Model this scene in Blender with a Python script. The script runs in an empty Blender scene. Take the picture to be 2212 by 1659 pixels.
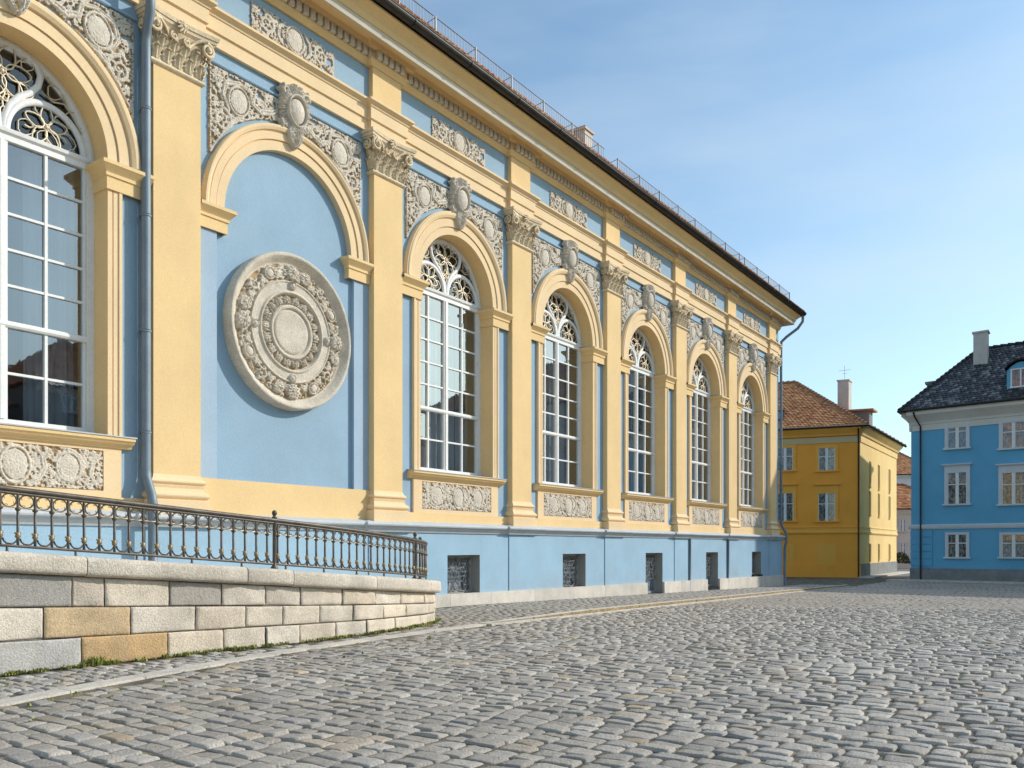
import bpy, math, random
import numpy as np
from mathutils import Vector
random.seed(7); rng = np.random.default_rng(7)
R = math.radians; PI = math.pi
SC = bpy.context.scene; COL = SC.collection

# ---------------------------------------------------------------- facade frame: s along the palace, w out from it, z up
AA = 0.6096485; CA, SA = math.cos(AA), math.sin(AA)
KK = 17.0; DD = KK * CA; EYE = 1.6
UX, UY, NX, NY = SA, CA, CA, -SA
OX, OY = -DD * CA, DD * SA
ANG = math.atan2(UY, UX)
FPX, VPX, HPY, CPX = 1870.0, 2412.0, 1183.0, 1106.0       # photo measurements (2212 px wide)
def W(s, w, z=0.0): return Vector((OX + s*UX + w*NX, OY + s*UY + w*NY, z))
def SWof(X, Y): return ((X-OX)*UX + (Y-OY)*UY, (X-OX)*NX + (Y-OY)*NY)
def zg(s): return .36 - .0165*np.clip(s, 12, 46)
SUN_AZ, SUN_EL = R(49.0), R(29.5)
SUNX = math.cos(SUN_AZ)*NX + math.sin(SUN_AZ)*UX; SUNY = math.cos(SUN_AZ)*NY + math.sin(SUN_AZ)*UY

# ---------------------------------------------------------------- materials
MATS = {}
def mat(name, col, rough=.85, var=.10, scale=1.2, bump=.15, bscale=60, attr=False, dirt=0, dirtcol=(.25, .22, .18), metal=0, spec=.3, fine=.06, fscale=30, bdist=.004, splash=0):
    m = bpy.data.materials.new(name); m.use_nodes = True; nt = m.node_tree; N = nt.nodes; L = nt.links
    b = N['Principled BSDF']; b.inputs['Roughness'].default_value = rough; b.inputs['Metallic'].default_value = metal
    b.inputs['Specular IOR Level'].default_value = spec
    geo = N.new('ShaderNodeNewGeometry')
    def noise(sc, det=4, vec=None, ro=.6):
        n = N.new('ShaderNodeTexNoise'); n.inputs['Scale'].default_value = sc; n.inputs['Detail'].default_value = det
        n.inputs['Roughness'].default_value = ro
        L.new(vec or geo.outputs['Position'], n.inputs['Vector']); return n.outputs['Fac']
    def ramp(f, a, b_):
        r = N.new('ShaderNodeMapRange'); r.inputs[1].default_value = .3; r.inputs[2].default_value = .7
        r.inputs[3].default_value = a; r.inputs[4].default_value = b_; L.new(f, r.inputs[0]); return r.outputs[0]
    if attr:
        a = N.new('ShaderNodeAttribute'); a.attribute_name = 'col'; src = a.outputs['Color']
    else:
        c = N.new('ShaderNodeRGB'); c.outputs[0].default_value = (*col, 1); src = c.outputs[0]
    mul = N.new('ShaderNodeMath'); mul.operation = 'MULTIPLY'
    L.new(ramp(noise(scale), 1-var, 1+var), mul.inputs[0]); L.new(ramp(noise(fscale, 6), 1-fine, 1+fine), mul.inputs[1])
    vm = N.new('ShaderNodeVectorMath'); vm.operation = 'SCALE'; L.new(src, vm.inputs[0]); L.new(mul.outputs[0], vm.inputs['Scale'])
    out = vm.outputs[0]
    if dirt:
        mp = N.new('ShaderNodeMapping'); mp.inputs['Scale'].default_value = (2.2, 2.2, .35); L.new(geo.outputs['Position'], mp.inputs['Vector'])
        mx = N.new('ShaderNodeMix'); mx.data_type = 'RGBA'; mx.inputs['B'].default_value = (*dirtcol, 1)
        r = N.new('ShaderNodeMapRange'); r.inputs[1].default_value = .5; r.inputs[2].default_value = .8; r.inputs[4].default_value = dirt
        L.new(noise(1.6, 8, mp.outputs[0], .7), r.inputs[0]); L.new(r.outputs[0], mx.inputs['Factor']); L.new(out, mx.inputs['A']); out = mx.outputs['Result']
    if splash:      # mud splashed and rising damp at the foot of the wall
        sx_ = N.new('ShaderNodeSeparateXYZ'); L.new(geo.outputs['Position'], sx_.inputs[0])
        hr = N.new('ShaderNodeMapRange'); hr.inputs[1].default_value = -.4; hr.inputs[2].default_value = 1.5; hr.inputs[3].default_value = .72; hr.inputs[4].default_value = .25; L.new(sx_.outputs['Z'], hr.inputs[0])
        ml = N.new('ShaderNodeMath'); ml.operation = 'ADD'; L.new(hr.outputs[0], ml.inputs[0]); L.new(noise(1.3, 9, None, .72), ml.inputs[1])
        r2 = N.new('ShaderNodeMapRange'); r2.inputs[1].default_value = .93; r2.inputs[2].default_value = 1.25; r2.inputs[4].default_value = splash; L.new(ml.outputs[0], r2.inputs[0])
        m2 = N.new('ShaderNodeMix'); m2.data_type = 'RGBA'; m2.inputs['B'].default_value = (.36, .34, .31, 1); L.new(r2.outputs[0], m2.inputs['Factor']); L.new(out, m2.inputs['A']); out = m2.outputs['Result']
    L.new(out, b.inputs['Base Color'])
    if bump:
        bp = N.new('ShaderNodeBump'); bp.inputs['Strength'].default_value = bump; bp.inputs['Distance'].default_value = bdist*5
        L.new(noise(bscale, 5), bp.inputs['Height']); L.new(bp.outputs[0], b.inputs['Normal'])
    MATS[name] = m; return m
BLUE = (.30, .425, .53)
M_blue = mat('blue_plaster', BLUE, .92, .08, .6, .3, 45, dirt=.2, dirtcol=(.38, .47, .55))
M_bluep = mat('pale_blue_plaster', (.37, .475, .58), .92, .06, .7, .25, 45, dirt=.15, dirtcol=(.42, .49, .56))
M_blue2 = mat('plinth_blue_plaster', (.33, .49, .61), .9, .08, .8, .3, 40, dirt=.2, dirtcol=(.42, .48, .54), splash=.45)
M_yel = mat('yellow_plaster', (.80, .565, .28), .9, .06, .8, .2, 50, dirt=.16, dirtcol=(.62, .47, .27))
M_cream = mat('pale_yellow_stucco', (.81, .60, .355), .9, .05, 1.0, .15, 55, dirt=.14, dirtcol=(.6, .5, .38))
M_orn = mat('carved_stone', (.65, .575, .475), .9, .10, 6, .4, 60, fine=.12, fscale=25, dirt=.15, dirtcol=(.52, .41, .28))
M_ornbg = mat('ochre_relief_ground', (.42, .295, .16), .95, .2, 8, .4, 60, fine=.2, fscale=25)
M_med = mat('medallion_stone', (.66, .58, .47), .9, .13, 4, .7, 70, fine=.16, fscale=30, dirt=.2, dirtcol=(.36, .30, .22))
M_cap = mat('capital_stone', (.72, .58, .39), .9, .12, 5, .5, 40, fine=.14, fscale=25)
M_white = mat('white_window_paint', (.80, .79, .76), .5, .05, 3, .05, dirt=.2, dirtcol=(.6, .57, .5))
M_gold = mat('gilded_iron', (.68, .57, .41), .45, .15, 9, .1, metal=.3)
M_lead = mat('zinc_sheet', (.42, .43, .44), .5, .1, 4, .05, metal=.5)
M_band = mat('grey_stone_band', (.50, .53, .55), .85, .08, 2, .2, dirt=.2, dirtcol=(.4, .42, .44))
M_pale = mat('pale_corona', (.62, .55, .44), .85, .08, 2, .1)
M_base = mat('pale_base_stone', (.55, .51, .45), .9, .12, 2.2, .4, 30, attr=True, dirt=.3, dirtcol=(.40, .36, .30), fine=.1)
M_grille = mat('grey_iron_grille', (.20, .19, .175), .6, .2, 6, .1, metal=.1)
M_gutter = mat('dark_gutter', (.045, .04, .036), .5, .3, 3, .1, metal=.4)
M_pipe = mat('blue_grey_pipe', (.185, .23, .27), .5, .12, 3, .08, metal=.1, spec=.4)
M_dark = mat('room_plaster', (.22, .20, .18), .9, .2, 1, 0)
M_stone = mat('granite_blocks', (.4, .4, .4), .9, .17, 2.2, .7, 45, attr=True, dirt=.5, dirtcol=(.42, .35, .27), fine=.2, fscale=34)
M_mortar = mat('mortar', (.20, .17, .14), .95, .2, 6, .5)
M_coping = mat('coping_granite', (.60, .525, .43), .88, .18, 2.2, .8, 45, fine=.24, fscale=34, dirt=.5, dirtcol=(.33, .30, .25))
M_iron = mat('brown_iron', (.105, .09, .073), .5, .3, 7, .15, metal=.4, spec=.5)
M_brass = mat('worn_brass', (.30, .225, .13), .45, .3, 25, .1, metal=.4)
M_cob = mat('cobble_stone', (.2, .2, .2), .5, .13, .6, 1.0, 55, attr=True, fine=.2, fscale=45, spec=.5)
M_pave = mat('pavement_stone', (.3, .3, .3), .7, .12, 5, 1.0, 55, attr=True, fine=.18, fscale=45, spec=.35)
M_kerb = mat('kerb_granite', (.58, .53, .46), .85, .16, 3, .6, 45, fine=.2, fscale=35)
M_kface = mat('kerb_ochre_stain', (.33, .24, .12), .95, .3, 4, .8, 40, fine=.3)
M_tile = mat('roof_tiles', (.4, .2, .1), .85, .12, 8, .3, 30, attr=True)
M_tile2 = mat('slate_tiles', (.1, .1, .1), .55, .12, 8, .3, 30, attr=True, spec=.45)
M_ridge = mat('ridge_tiles', (.42, .21, .11), .85, .2, 9, .2)
M_chim = mat('chimney_render', (.56, .52, .47), .9, .1, 2, .3, dirt=.2)
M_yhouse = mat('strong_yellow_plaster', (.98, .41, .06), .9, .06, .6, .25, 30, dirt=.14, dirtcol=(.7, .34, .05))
M_yside = mat('sunlit_yellow_plaster', (.80, .565, .245), .9, .06, .6, .25, 30, dirt=.12, dirtcol=(.6, .45, .22))  # paler twin of the house yellow; sunlight put into the side's colour
M_ytrim = mat('yellow_trim', (.94, .45, .08), .9, .05, 1, .1)
M_ystrip = mat('beige_eaves_band', (.62, .49, .27), .9, .05, 1, .1)
M_bhouse = mat('strong_blue_plaster', (.14, .405, .60), .9, .08, .5, .25, 30, dirt=.18, dirtcol=(.2, .38, .52))
M_btrim = mat('pale_grey_trim', (.62, .64, .66), .85, .05, 1.5, .1)
M_bcorn = mat('cream_eaves', (.66, .62, .55), .85, .06, 1, .1)
M_bbase = mat('grey_socle', (.22, .22, .22), .9, .2, 2, .4)
M_wwall = mat('white_render', (.74, .72, .70), .9, .06, .8, .2, dirt=.15, dirtcol=(.55, .52, .48))
M_pinkw = mat('pinkish_render', (.70, .63, .57), .9, .06, .8, .2, dirt=.2, dirtcol=(.52, .44, .36))
M_weed = mat('weed_green', (.13, .17, .035), .8, .35, 5, 0, attr=True)
M_bush = mat('bush_leaf', (.06, .07, .025), .7, .35, 3, 0, attr=True)
M_grey = mat('grey_reveal', (.36, .35, .32), .9, .1, 2, .2)

def glass_mat(name, refl, tint=(.75, .82, .86), rough=.015):
    m = bpy.data.materials.new(name); m.use_nodes = True; nt = m.node_tree; N = nt.nodes; L = nt.links
    N.remove(N['Principled BSDF']); out = N['Material Output']
    g = N.new('ShaderNodeBsdfGlossy'); g.inputs['Roughness'].default_value = rough; g.inputs['Color'].default_value = (.9, .94, .97, 1)
    t = N.new('ShaderNodeBsdfTransparent'); t.inputs['Color'].default_value = (*tint, 1)
    lf = N.new('ShaderNodeLayerWeight'); lf.inputs['Blend'].default_value = .5; lp = N.new('ShaderNodeMath'); lp.operation = 'POWER'; lp.inputs[1].default_value = 4.0; L.new(lf.outputs['Facing'], lp.inputs[0]); lw = N.new('ShaderNodeMath'); lw.operation = 'MULTIPLY'; lw.inputs[1].default_value = .8; L.new(lp.outputs[0], lw.inputs[0])
    ad = N.new('ShaderNodeMath'); ad.operation = 'ADD'; ad.use_clamp = True; ad.inputs[1].default_value = refl; L.new(lw.outputs[0], ad.inputs[0])
    geo = N.new('ShaderNodeNewGeometry'); n = N.new('ShaderNodeTexNoise'); n.inputs['Scale'].default_value = 2.2; n.inputs['Detail'].default_value = 3
    L.new(geo.outputs['Position'], n.inputs['Vector'])
    bp = N.new('ShaderNodeBump'); bp.inputs['Strength'].default_value = .05; bp.inputs['Distance'].default_value = .02
    L.new(n.outputs['Fac'], bp.inputs['Height']); L.new(bp.outputs[0], g.inputs['Normal'])
    mx = N.new('ShaderNodeMixShader'); L.new(ad.outputs[0], mx.inputs[0]); L.new(t.outputs[0], mx.inputs[1]); L.new(g.outputs[0], mx.inputs[2])
    L.new(mx.outputs[0], out.inputs['Surface']); return m
M_glass = glass_mat('old_window_glass', .23)
M_glass2 = glass_mat('lunette_glass', .09, (.45, .5, .56))
def house_glass(name, a, b):
    m = bpy.data.materials.new(name); m.use_nodes = True; nt = m.node_tree; N = nt.nodes; L = nt.links
    p = N['Principled BSDF']; p.inputs['Roughness'].default_value = .04; p.inputs['IOR'].default_value = 2.0
    geo = N.new('ShaderNodeNewGeometry'); mp = N.new('ShaderNodeMapping'); mp.inputs['Scale'].default_value = (7, 7, 3.5)
    L.new(geo.outputs['Position'], mp.inputs['Vector'])
    n = N.new('ShaderNodeTexNoise'); n.inputs['Scale'].default_value = 1.5; n.inputs['Detail'].default_value = 5; L.new(mp.outputs[0], n.inputs['Vector'])
    r = N.new('ShaderNodeValToRGB'); r.color_ramp.elements[0].position = .42; r.color_ramp.elements[1].position = .62
    r.color_ramp.elements[0].color = (*a, 1); r.color_ramp.elements[1].color = (*b, 1)
    L.new(n.outputs['Fac'], r.inputs[0]); L.new(r.outputs[0], p.inputs['Base Color']); return m
M_hglass = house_glass('mottled_house_glass', (.04, .036, .032), (.30, .245, .175))  # tan mottling in the base colour stands in for reflections and curtains
M_hglass2 = house_glass('plain_house_glass', (.10, .13, .17), (.22, .27, .32))
def curtain_mat():
    m = bpy.data.materials.new('net_curtain'); m.use_nodes = True; nt = m.node_tree; N = nt.nodes; L = nt.links
    N.remove(N['Principled BSDF']); out = N['Material Output']
    d = N.new('ShaderNodeBsdfDiffuse'); d.inputs['Color'].default_value = (.66, .70, .74, 1)
    tl = N.new('ShaderNodeBsdfTranslucent'); tl.inputs['Color'].default_value = (.5, .5, .5, 1)
    t = N.new('ShaderNodeBsdfTransparent'); a = N.new('ShaderNodeMixShader'); b = N.new('ShaderNodeMixShader')
    a.inputs[0].default_value = .35; b.inputs[0].default_value = .35
    L.new(d.outputs[0], a.inputs[1]); L.new(tl.outputs[0], a.inputs[2]); L.new(a.outputs[0], b.inputs[1]); L.new(t.outputs[0], b.inputs[2])
    L.new(b.outputs[0], out.inputs['Surface']); return m
M_curt = curtain_mat()

# ---------------------------------------------------------------- mesh builder (coordinates are s, w, z)
class MB:
    def __init__(s): s.v = []; s.f = []; s.m = []; s.c = []; s.sm = []; s.mi = 0; s.col = None; s.smooth = False
    def add(s, vs, fs, mis=None):
        b = len(s.v); s.v.extend(tuple(map(float, p)) for p in vs)
        for k, f in enumerate(fs):
            s.f.append(tuple(i+b for i in f)); s.m.append(s.mi if mis is None else mis[k]); s.c.append(s.col); s.sm.append(s.smooth)
    def quad(s, a, b, c, d): s.add([a, b, c, d], [(0, 1, 2, 3)])
    def box(s, a, b, c, d, e, g):
        s.add([(x, y, z) for z in (e, g) for y in (c, d) for x in (a, b)],
              [(0, 1, 3, 2), (4, 6, 7, 5), (0, 4, 5, 1), (2, 3, 7, 6), (0, 2, 6, 4), (1, 5, 7, 3)])
    def hull8(s, p): s.add(p, [(0, 1, 3, 2), (4, 6, 7, 5), (0, 4, 5, 1), (2, 3, 7, 6), (0, 2, 6, 4), (1, 5, 7, 3)])
    def prism(s, prof, s0, s1, mats=None, caps=True):
        n = len(prof); vs = [(s0, w, z) for w, z in prof] + [(s1, w, z) for w, z in prof]
        fs = [(i, (i+1) % n, n+(i+1) % n, n+i) for i in range(n)]
        ms = mats[:] if mats else [s.mi]*n
        if caps: fs += [tuple(range(n)), tuple(range(2*n-1, n-1, -1))]; ms += [ms[0], ms[0]]
        s.add(vs, fs, ms)
    def wrapU(s, prof, hw, wd, s0=0, cap=True):     # profile (e, z) round three sides of a block
        n = len(prof); P = []
        for e, z in prof: P += [(s0-hw-e, -.02, z), (s0-hw-e, wd+e, z), (s0+hw+e, wd+e, z), (s0+hw+e, -.02, z)]
        fs = [(4*i+j, 4*i+j+1, 4*i+5+j, 4*i+4+j) for i in range(n-1) for j in range(3)]
        if cap: fs += [(0, 1, 2, 3), (4*n-4, 4*n-3, 4*n-2, 4*n-1)]
        s.add(P, fs)
    def arch(s, prof, zs, n=56, th0=0, th1=PI, mats=None):        # profile (r, w) swept round the arch centre
        k = len(prof); vs = []
        for i in range(n+1):
            t = th0+(th1-th0)*i/n
            vs += [(r*math.cos(t), w, zs+r*math.sin(t)) for r, w in prof]
        fs = [(i*k+j, i*k+j+1, (i+1)*k+j+1, (i+1)*k+j) for i in range(n) for j in range(k-1)]
        s.add(vs, fs, [mats[j] for i in range(n) for j in range(k-1)] if mats else None)
    def tube(s, pts, r, n=6, closed=False, flat=None):
        P = np.array(pts, float); m = len(P)
        rr = np.full(m, r, float) if np.isscalar(r) else np.array(r, float)
        if closed: T = np.roll(P, -1, 0)-np.roll(P, 1, 0)
        else: T = np.gradient(P, axis=0)
        T /= np.linalg.norm(T, axis=1)[:, None]+1e-9
        up = np.array((0, 1., 0))
        vs = []
        for i in range(m):
            a = np.cross(T[i], up)
            if np.linalg.norm(a) < 1e-3: a = np.cross(T[i], (1., 0, 0))
            a /= np.linalg.norm(a); b = np.cross(T[i], a)
            if flat: b = b*flat
            for k in range(n):
                t = 2*PI*(k+.5)/n; vs.append(P[i]+rr[i]*(a*math.cos(t)+b*math.sin(t)))
        q = m if closed else m-1
        fs = [(i*n+k, i*n+(k+1) % n, ((i+1) % m)*n+(k+1) % n, ((i+1) % m)*n+k) for i in range(q) for k in range(n)]
        if not closed: fs += [tuple(range(n)), tuple((m-1)*n+k for k in range(n-1, -1, -1))]
        s.add(vs, fs)
    def lathe(s, prof, n, c):       # profile (r, z) round the vertical axis
        k = len(prof); vs = [(c[0]+r*math.cos(2*PI*i/n), c[1]+r*math.sin(2*PI*i/n), c[2]+z) for i in range(n) for r, z in prof]
        s.add(vs, [(i*k+j, ((i+1) % n)*k+j, ((i+1) % n)*k+j+1, i*k+j+1) for i in range(n) for j in range(k-1)])
    def sphere(s, c, r, n=8): s.lathe([(r*math.sin(PI*j/6), -r*math.cos(PI*j/6)) for j in range(7)], n, c)
    def grid(s, G, closed_v=False):      # G[n][m][3]
        n, m = G.shape[:2]; fs = [(i*m+j, i*m+j+1, (i+1)*m+j+1, (i+1)*m+j) for i in range(n-1) for j in range(m-1)]
        s.add(G.reshape(-1, 3), fs)
    def merge(s, o, off=(0, 0, 0)):
        b = len(s.v); s.v += [(x+off[0], y+off[1], z+off[2]) for x, y, z in o.v]
        s.f += [tuple(i+b for i in f) for f in o.f]; s.m += o.m; s.c += o.c; s.sm += o.sm
    def mesh(s, name, mats, o=(0, 0, 0)):
        me = bpy.data.meshes.new(name)
        me.from_pydata([(x-o[0], -(y-o[1]), z-o[2]) for x, y, z in s.v], [], [f[::-1] for f in s.f])
        for m in (mats if isinstance(mats, (list, tuple)) else [mats]): me.materials.append(m)
        me.polygons.foreach_set('material_index', s.m); me.polygons.foreach_set('use_smooth', s.sm)
        if any(c is not None for c in s.c):
            at = me.color_attributes.new('col', 'FLOAT_COLOR', 'CORNER'); A = []
            for f, c in zip(s.f, s.c): A.extend((*(c or (.5, .5, .5)), 1.0)*len(f))
            at.data.foreach_set('color', A)
        me.update(); return me
    def part(s, name, mats, parent, loc=(0, 0, 0), me_name=None):
        return put(name, s.mesh(name, mats), parent, loc)
    def thing(s, name, mats, o, **kw):
        ob = bpy.data.objects.new(name, s.mesh(name, mats, o)); COL.objects.link(ob)
        ob.location = W(*o); ob.rotation_euler = (0, 0, ANG); tag(ob, **kw); return ob
def put(name, me, parent, loc=(0, 0, 0)):
    ob = bpy.data.objects.new(name, me); COL.objects.link(ob); ob.parent = parent; ob.location = (loc[0], -loc[1], loc[2]); return ob
def tag(o, label=None, cat=None, group=None, kind=None):
    for k, v in (('label', label), ('category', cat), ('group', group), ('kind', kind)):
        if v: o[k] = v
def empty(name, o, **kw):
    e = bpy.data.objects.new(name, None); COL.objects.link(e); e.location = W(*o); e.rotation_euler = (0, 0, ANG); e.empty_display_size = .3
    tag(e, **kw); return e

# ---------------------------------------------------------------- carved reliefs: height fields drawn with strokes
class Relief:
    def __init__(s, x0, x1, z0, z1, cell):
        s.x = np.arange(x0, x1+cell*.5, cell); s.z = np.arange(z0, z1+cell*.5, cell)
        s.X, s.Z = np.meshgrid(s.x, s.z, indexing='ij'); s.H = np.zeros_like(s.X); s.cell = cell
    def win(s, a, b, c, d):
        i0, i1 = np.searchsorted(s.x, (a, b)); j0, j1 = np.searchsorted(s.z, (c, d)); return slice(max(i0-1, 0), i1+1), slice(max(j0-1, 0), j1+1)
    def stroke(s, pts, wid, h, groove=.45):
        P = np.array(pts, float); n = len(P); wd = np.full(n, wid) if np.isscalar(wid) else np.array(wid, float)
        for i in range(n-1):
            a, b = P[i], P[i+1]; m = max(wd[i], wd[i+1])
            S = s.win(min(a[0], b[0])-m, max(a[0], b[0])+m, min(a[1], b[1])-m, max(a[1], b[1])+m)
            X, Z = s.X[S], s.Z[S]
            if X.size == 0: continue
            d = b-a; L2 = d@d+1e-12
            t = np.clip(((X-a[0])*d[0]+(Z-a[1])*d[1])/L2, 0, 1)
            q = np.hypot(X-a[0]-t*d[0], Z-a[1]-t*d[1])/(wd[i]+(wd[i+1]-wd[i])*t)
            hh = np.where(q < 1, h*(np.sqrt(np.clip(1-q*q, 0, 1))-groove*np.exp(-(q/.3)**2)), 0)
            s.H[S] = np.maximum(s.H[S], hh)
    def spiral(s, cx, cz, r, turns=1.6, ph=0., sgn=1, wid=.035, h=.06):
        n = int(22*turns)+6; t = np.linspace(0, 1, n)
        rr = r*(1-t*.88); a = ph+sgn*turns*2*PI*t
        s.stroke(np.c_[cx+rr*np.cos(a), cz+rr*np.sin(a)], wid*(1-.55*t), h)
        for k in range(3, n-6, 4):       # leaflets springing from the stem
            aa = a[k]+sgn*.5; px, pz = cx+rr[k]*np.cos(a[k]), cz+rr[k]*np.sin(a[k])
            s.leaf(px+.5*wid*np.cos(aa), pz+.5*wid*np.sin(aa), aa+.6*sgn, wid*2.4*(1-.4*t[k]), wid*.85, h*.8)
    def leaf(s, x, z, ang, ln, wd, h):
        c, q = math.cos(ang), math.sin(ang)
        S = s.win(x-ln*1.1-wd, x+ln*1.1+wd, z-ln*1.1-wd, z+ln*1.1+wd); X, Z = s.X[S]-x, s.Z[S]-z
        if X.size == 0: return
        a = (X*c+Z*q)/ln; b = (-X*q+Z*c)/wd
        w = np.sqrt(np.clip(a*(1-a)*4, 0, 1))*(1+.22*np.sin(a*19))
        k = np.abs(b)/(w+1e-6)
        hh = np.where((a > 0) & (a < 1) & (k < 1), h*((1-k**2)**.6-.5*np.exp(-(b/.22)**2)+.15), 0)
        s.H[S] = np.maximum(s.H[S], hh)
    def oval(s, x, z, a, b, h, rim=.03, ang=0):
        m = max(a, b)+rim*2.5; S = s.win(x-m, x+m, z-m, z+m); X, Z = s.X[S]-x, s.Z[S]-z
        c, q = math.cos(ang), math.sin(ang); X, Z = X*c+Z*q, -X*q+Z*c
        k = np.hypot(X/a, Z/b); ab = math.sqrt(a*b)
        inside = np.where(k < 1, h*(.55+.45*np.sqrt(np.clip(1-k*k, 0, 1))), 0)
        d = (k-1)*ab-rim*1.2
        ring = np.where(np.abs(d) < rim, h*.95*np.sqrt(np.clip(1-(d/rim)**2, 0, 1)), 0)
        s.H[S] = np.where(k < 1+rim*2.2/ab, np.maximum(inside, ring), s.H[S])
    def rosette(s, x, z, r, h, n=7, ph=0):
        for k in range(n): s.leaf(x, z, ph+2*PI*k/n, r, r*.36, h)
        s.oval(x, z, r*.26, r*.26, h*1.2, r*.05)
    def fill(s, inside, n, size, h, seed, thr=.012):
        g = np.random.default_rng(seed); x0, x1, z0, z1 = s.x[0], s.x[-1], s.z[0], s.z[-1]
        for k in range(n):
            x, z = g.uniform(x0, x1), g.uniform(z0, z1)
            if not inside(x, z): continue
            i, j = min(int((x-x0)/s.cell), len(s.x)-1), min(int((z-z0)/s.cell), len(s.z)-1)
            if s.H[i, j] > thr: continue
            a = math.sin(x*7+1.3*z*5)*2.2+math.cos(z*8-x*3)*1.7; sz = size*g.uniform(.7, 1.3)
            if g.random() < .35: s.spiral(x, z, sz*.62, 1.1, g.uniform(0, 6), 1 if g.random() < .5 else -1, sz*.2, h*.85) if sz > .05 else None
            else: s.leaf(x, z, a+g.normal(0, .5), sz, sz*.36, h*g.uniform(.6, 1))
    def mesh(s, mask=None, base=0., thr=.004, w0=0., noise=.004, gthr=.016):
        H = s.H*.8+base; g = np.random.default_rng(3); H = H+g.normal(0, noise, H.shape)*(H > thr)
        keep = (s.H+base > thr)
        if mask is not None: keep = keep & mask
        hh = np.where(keep, H, -.01)+w0
        n, m = H.shape; q = keep[:-1, :-1] | keep[1:, :-1] | keep[:-1, 1:] | keep[1:, 1:]
        idx = np.arange(n*m).reshape(n, m); I, J = np.nonzero(q)
        F = np.c_[idx[I, J], idx[I, J+1], idx[I+1, J+1], idx[I+1, J]]
        used = np.unique(F); re = np.full(n*m, -1); re[used] = np.arange(len(used))
        V = np.c_[s.X.ravel(), -hh.ravel(), s.Z.ravel()][used]; F = re[F]
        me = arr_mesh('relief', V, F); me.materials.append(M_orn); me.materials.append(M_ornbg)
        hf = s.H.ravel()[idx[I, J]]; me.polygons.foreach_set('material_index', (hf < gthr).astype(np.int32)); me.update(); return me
def arr_mesh(name, V, F, smooth=True, cols=None):
    me = bpy.data.meshes.new(name); F = np.asarray(F); k = F.shape[1]
    me.vertices.add(len(V)); me.vertices.foreach_set('co', np.asarray(V, np.float32).ravel())
    me.loops.add(F.size); me.loops.foreach_set('vertex_index', F.ravel().astype(np.int32))
    me.polygons.add(len(F)); me.polygons.foreach_set('loop_start', np.arange(0, F.size, k, dtype=np.int32))
    me.update(calc_edges=True); me.polygons.foreach_set('use_smooth', np.full(len(F), smooth))
    if cols is not None:
        at = me.color_attributes.new('col', 'FLOAT_COLOR', 'POINT')
        at.data.foreach_set('color', np.c_[cols, np.ones(len(cols))].astype(np.float32).ravel())
    me.validate(); return me

# ================================================================ THE PALACE
B = 5.47; P1 = 9.27
pil_s = [P1+B*(i-1) for i in range(0, 8)]              # P0..P7
bay_c = [P1+B*(i-.5) for i in range(0, 7)]             # bay 0..6, bay 1 is blind
S0, S1 = -9.0, 43.35
ZS, RO, ZB = 8.1, 1.49, 3.5
palace = empty('palace', (0, 0, 0), label='long blue and yellow palace with arched windows, carved stone panels and a round medallion', cat='palace')

# --- wall with the arched openings
wall = MB()
def wall_bay(m, c, r, zs, zb, w=0., lo=2.0, hi=12.6, rl_=None):
    h = B/2
    def q(a, b, z0, z1): m.quad((c+a, w, z0), (c+b, w, z0), (c+b, w, z1), (c+a, w, z1))
    if rl_ is None: q(-h, -r, lo, hi); q(r, h, lo, hi); q(-r, r, lo, zb)
    else: q(-h, -rl_, lo, 7.6); q(rl_, h, lo, 7.6); q(-h, -r, 7.6, hi); q(r, h, 7.6, hi); q(-rl_, rl_, lo, zb)
    n = 48
    for i in range(n):
        t0, t1 = PI*i/n, PI*(i+1)/n
        m.quad((c+r*math.cos(t0), w, zs+r*math.sin(t0)), (c+r*math.cos(t0), w, hi), (c+r*math.cos(t1), w, hi), (c+r*math.cos(t1), w, zs+r*math.sin(t1)))
for i, c in enumerate(bay_c):
    if i == 1: wall_bay(wall, c, 1.66, 8.0, 2.9, rl_=1.79)
    else: wall_bay(wall, c, RO, ZS, ZB)
wall.quad((S0, 0, 2), (pil_s[0], 0, 2), (pil_s[0], 0, 12.6), (S0, 0, 12.6))
wall.quad((pil_s[7], 0, 2), (S1, 0, 2), (S1, 0, 12.6), (pil_s[7], 0, 12.6))
c = bay_c[1]                                          # recessed field of the blind bay
wall.quad((c-1.9, -.08, 2.7), (c+1.9, -.08, 2.7), (c+1.9, -.08, 9.9), (c-1.9, -.08, 9.9))
for sg in (-1, 1): wall.quad((c+sg*1.79, 0, 2.9), (c+sg*1.79, -.08, 2.9), (c+sg*1.79, -.08, 7.6), (c+sg*1.79, 0, 7.6))
wall.quad((c-1.79, 0, 2.9), (c+1.79, 0, 2.9), (c+1.79, -.08, 2.9), (c-1.79, -.08, 2.9))
wall.quad((S1, 0, -.5), (S1, -16, -.5), (S1, -16, 13.2), (S1, 0, 13.2))           # end wall and back
wall.quad((S0, -16, -.5), (S1, -16, -.5), (S1, -16, 13.2), (S0, -16, 13.2)); wall.quad((S0, 0, -.5), (S0, -16, -.5), (S0, -16, 13.2), (S0, 0, 13.2))
for c_ in bay_c: wall.prism([(-.01, 10.7), (.05, 10.705), (.06, 10.72), (.06, 10.745), (.03, 10.77), (-.01, 10.775)], c_-2.02, c_+2.02)
wall.part('wall', M_blue, palace)
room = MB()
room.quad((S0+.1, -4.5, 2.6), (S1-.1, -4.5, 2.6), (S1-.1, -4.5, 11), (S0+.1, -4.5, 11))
room.quad((S0+.1, -4.5, 3.2), (S1-.1, -4.5, 3.2), (S1-.1, -.43, 3.2), (S0+.1, -.43, 3.2))
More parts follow.
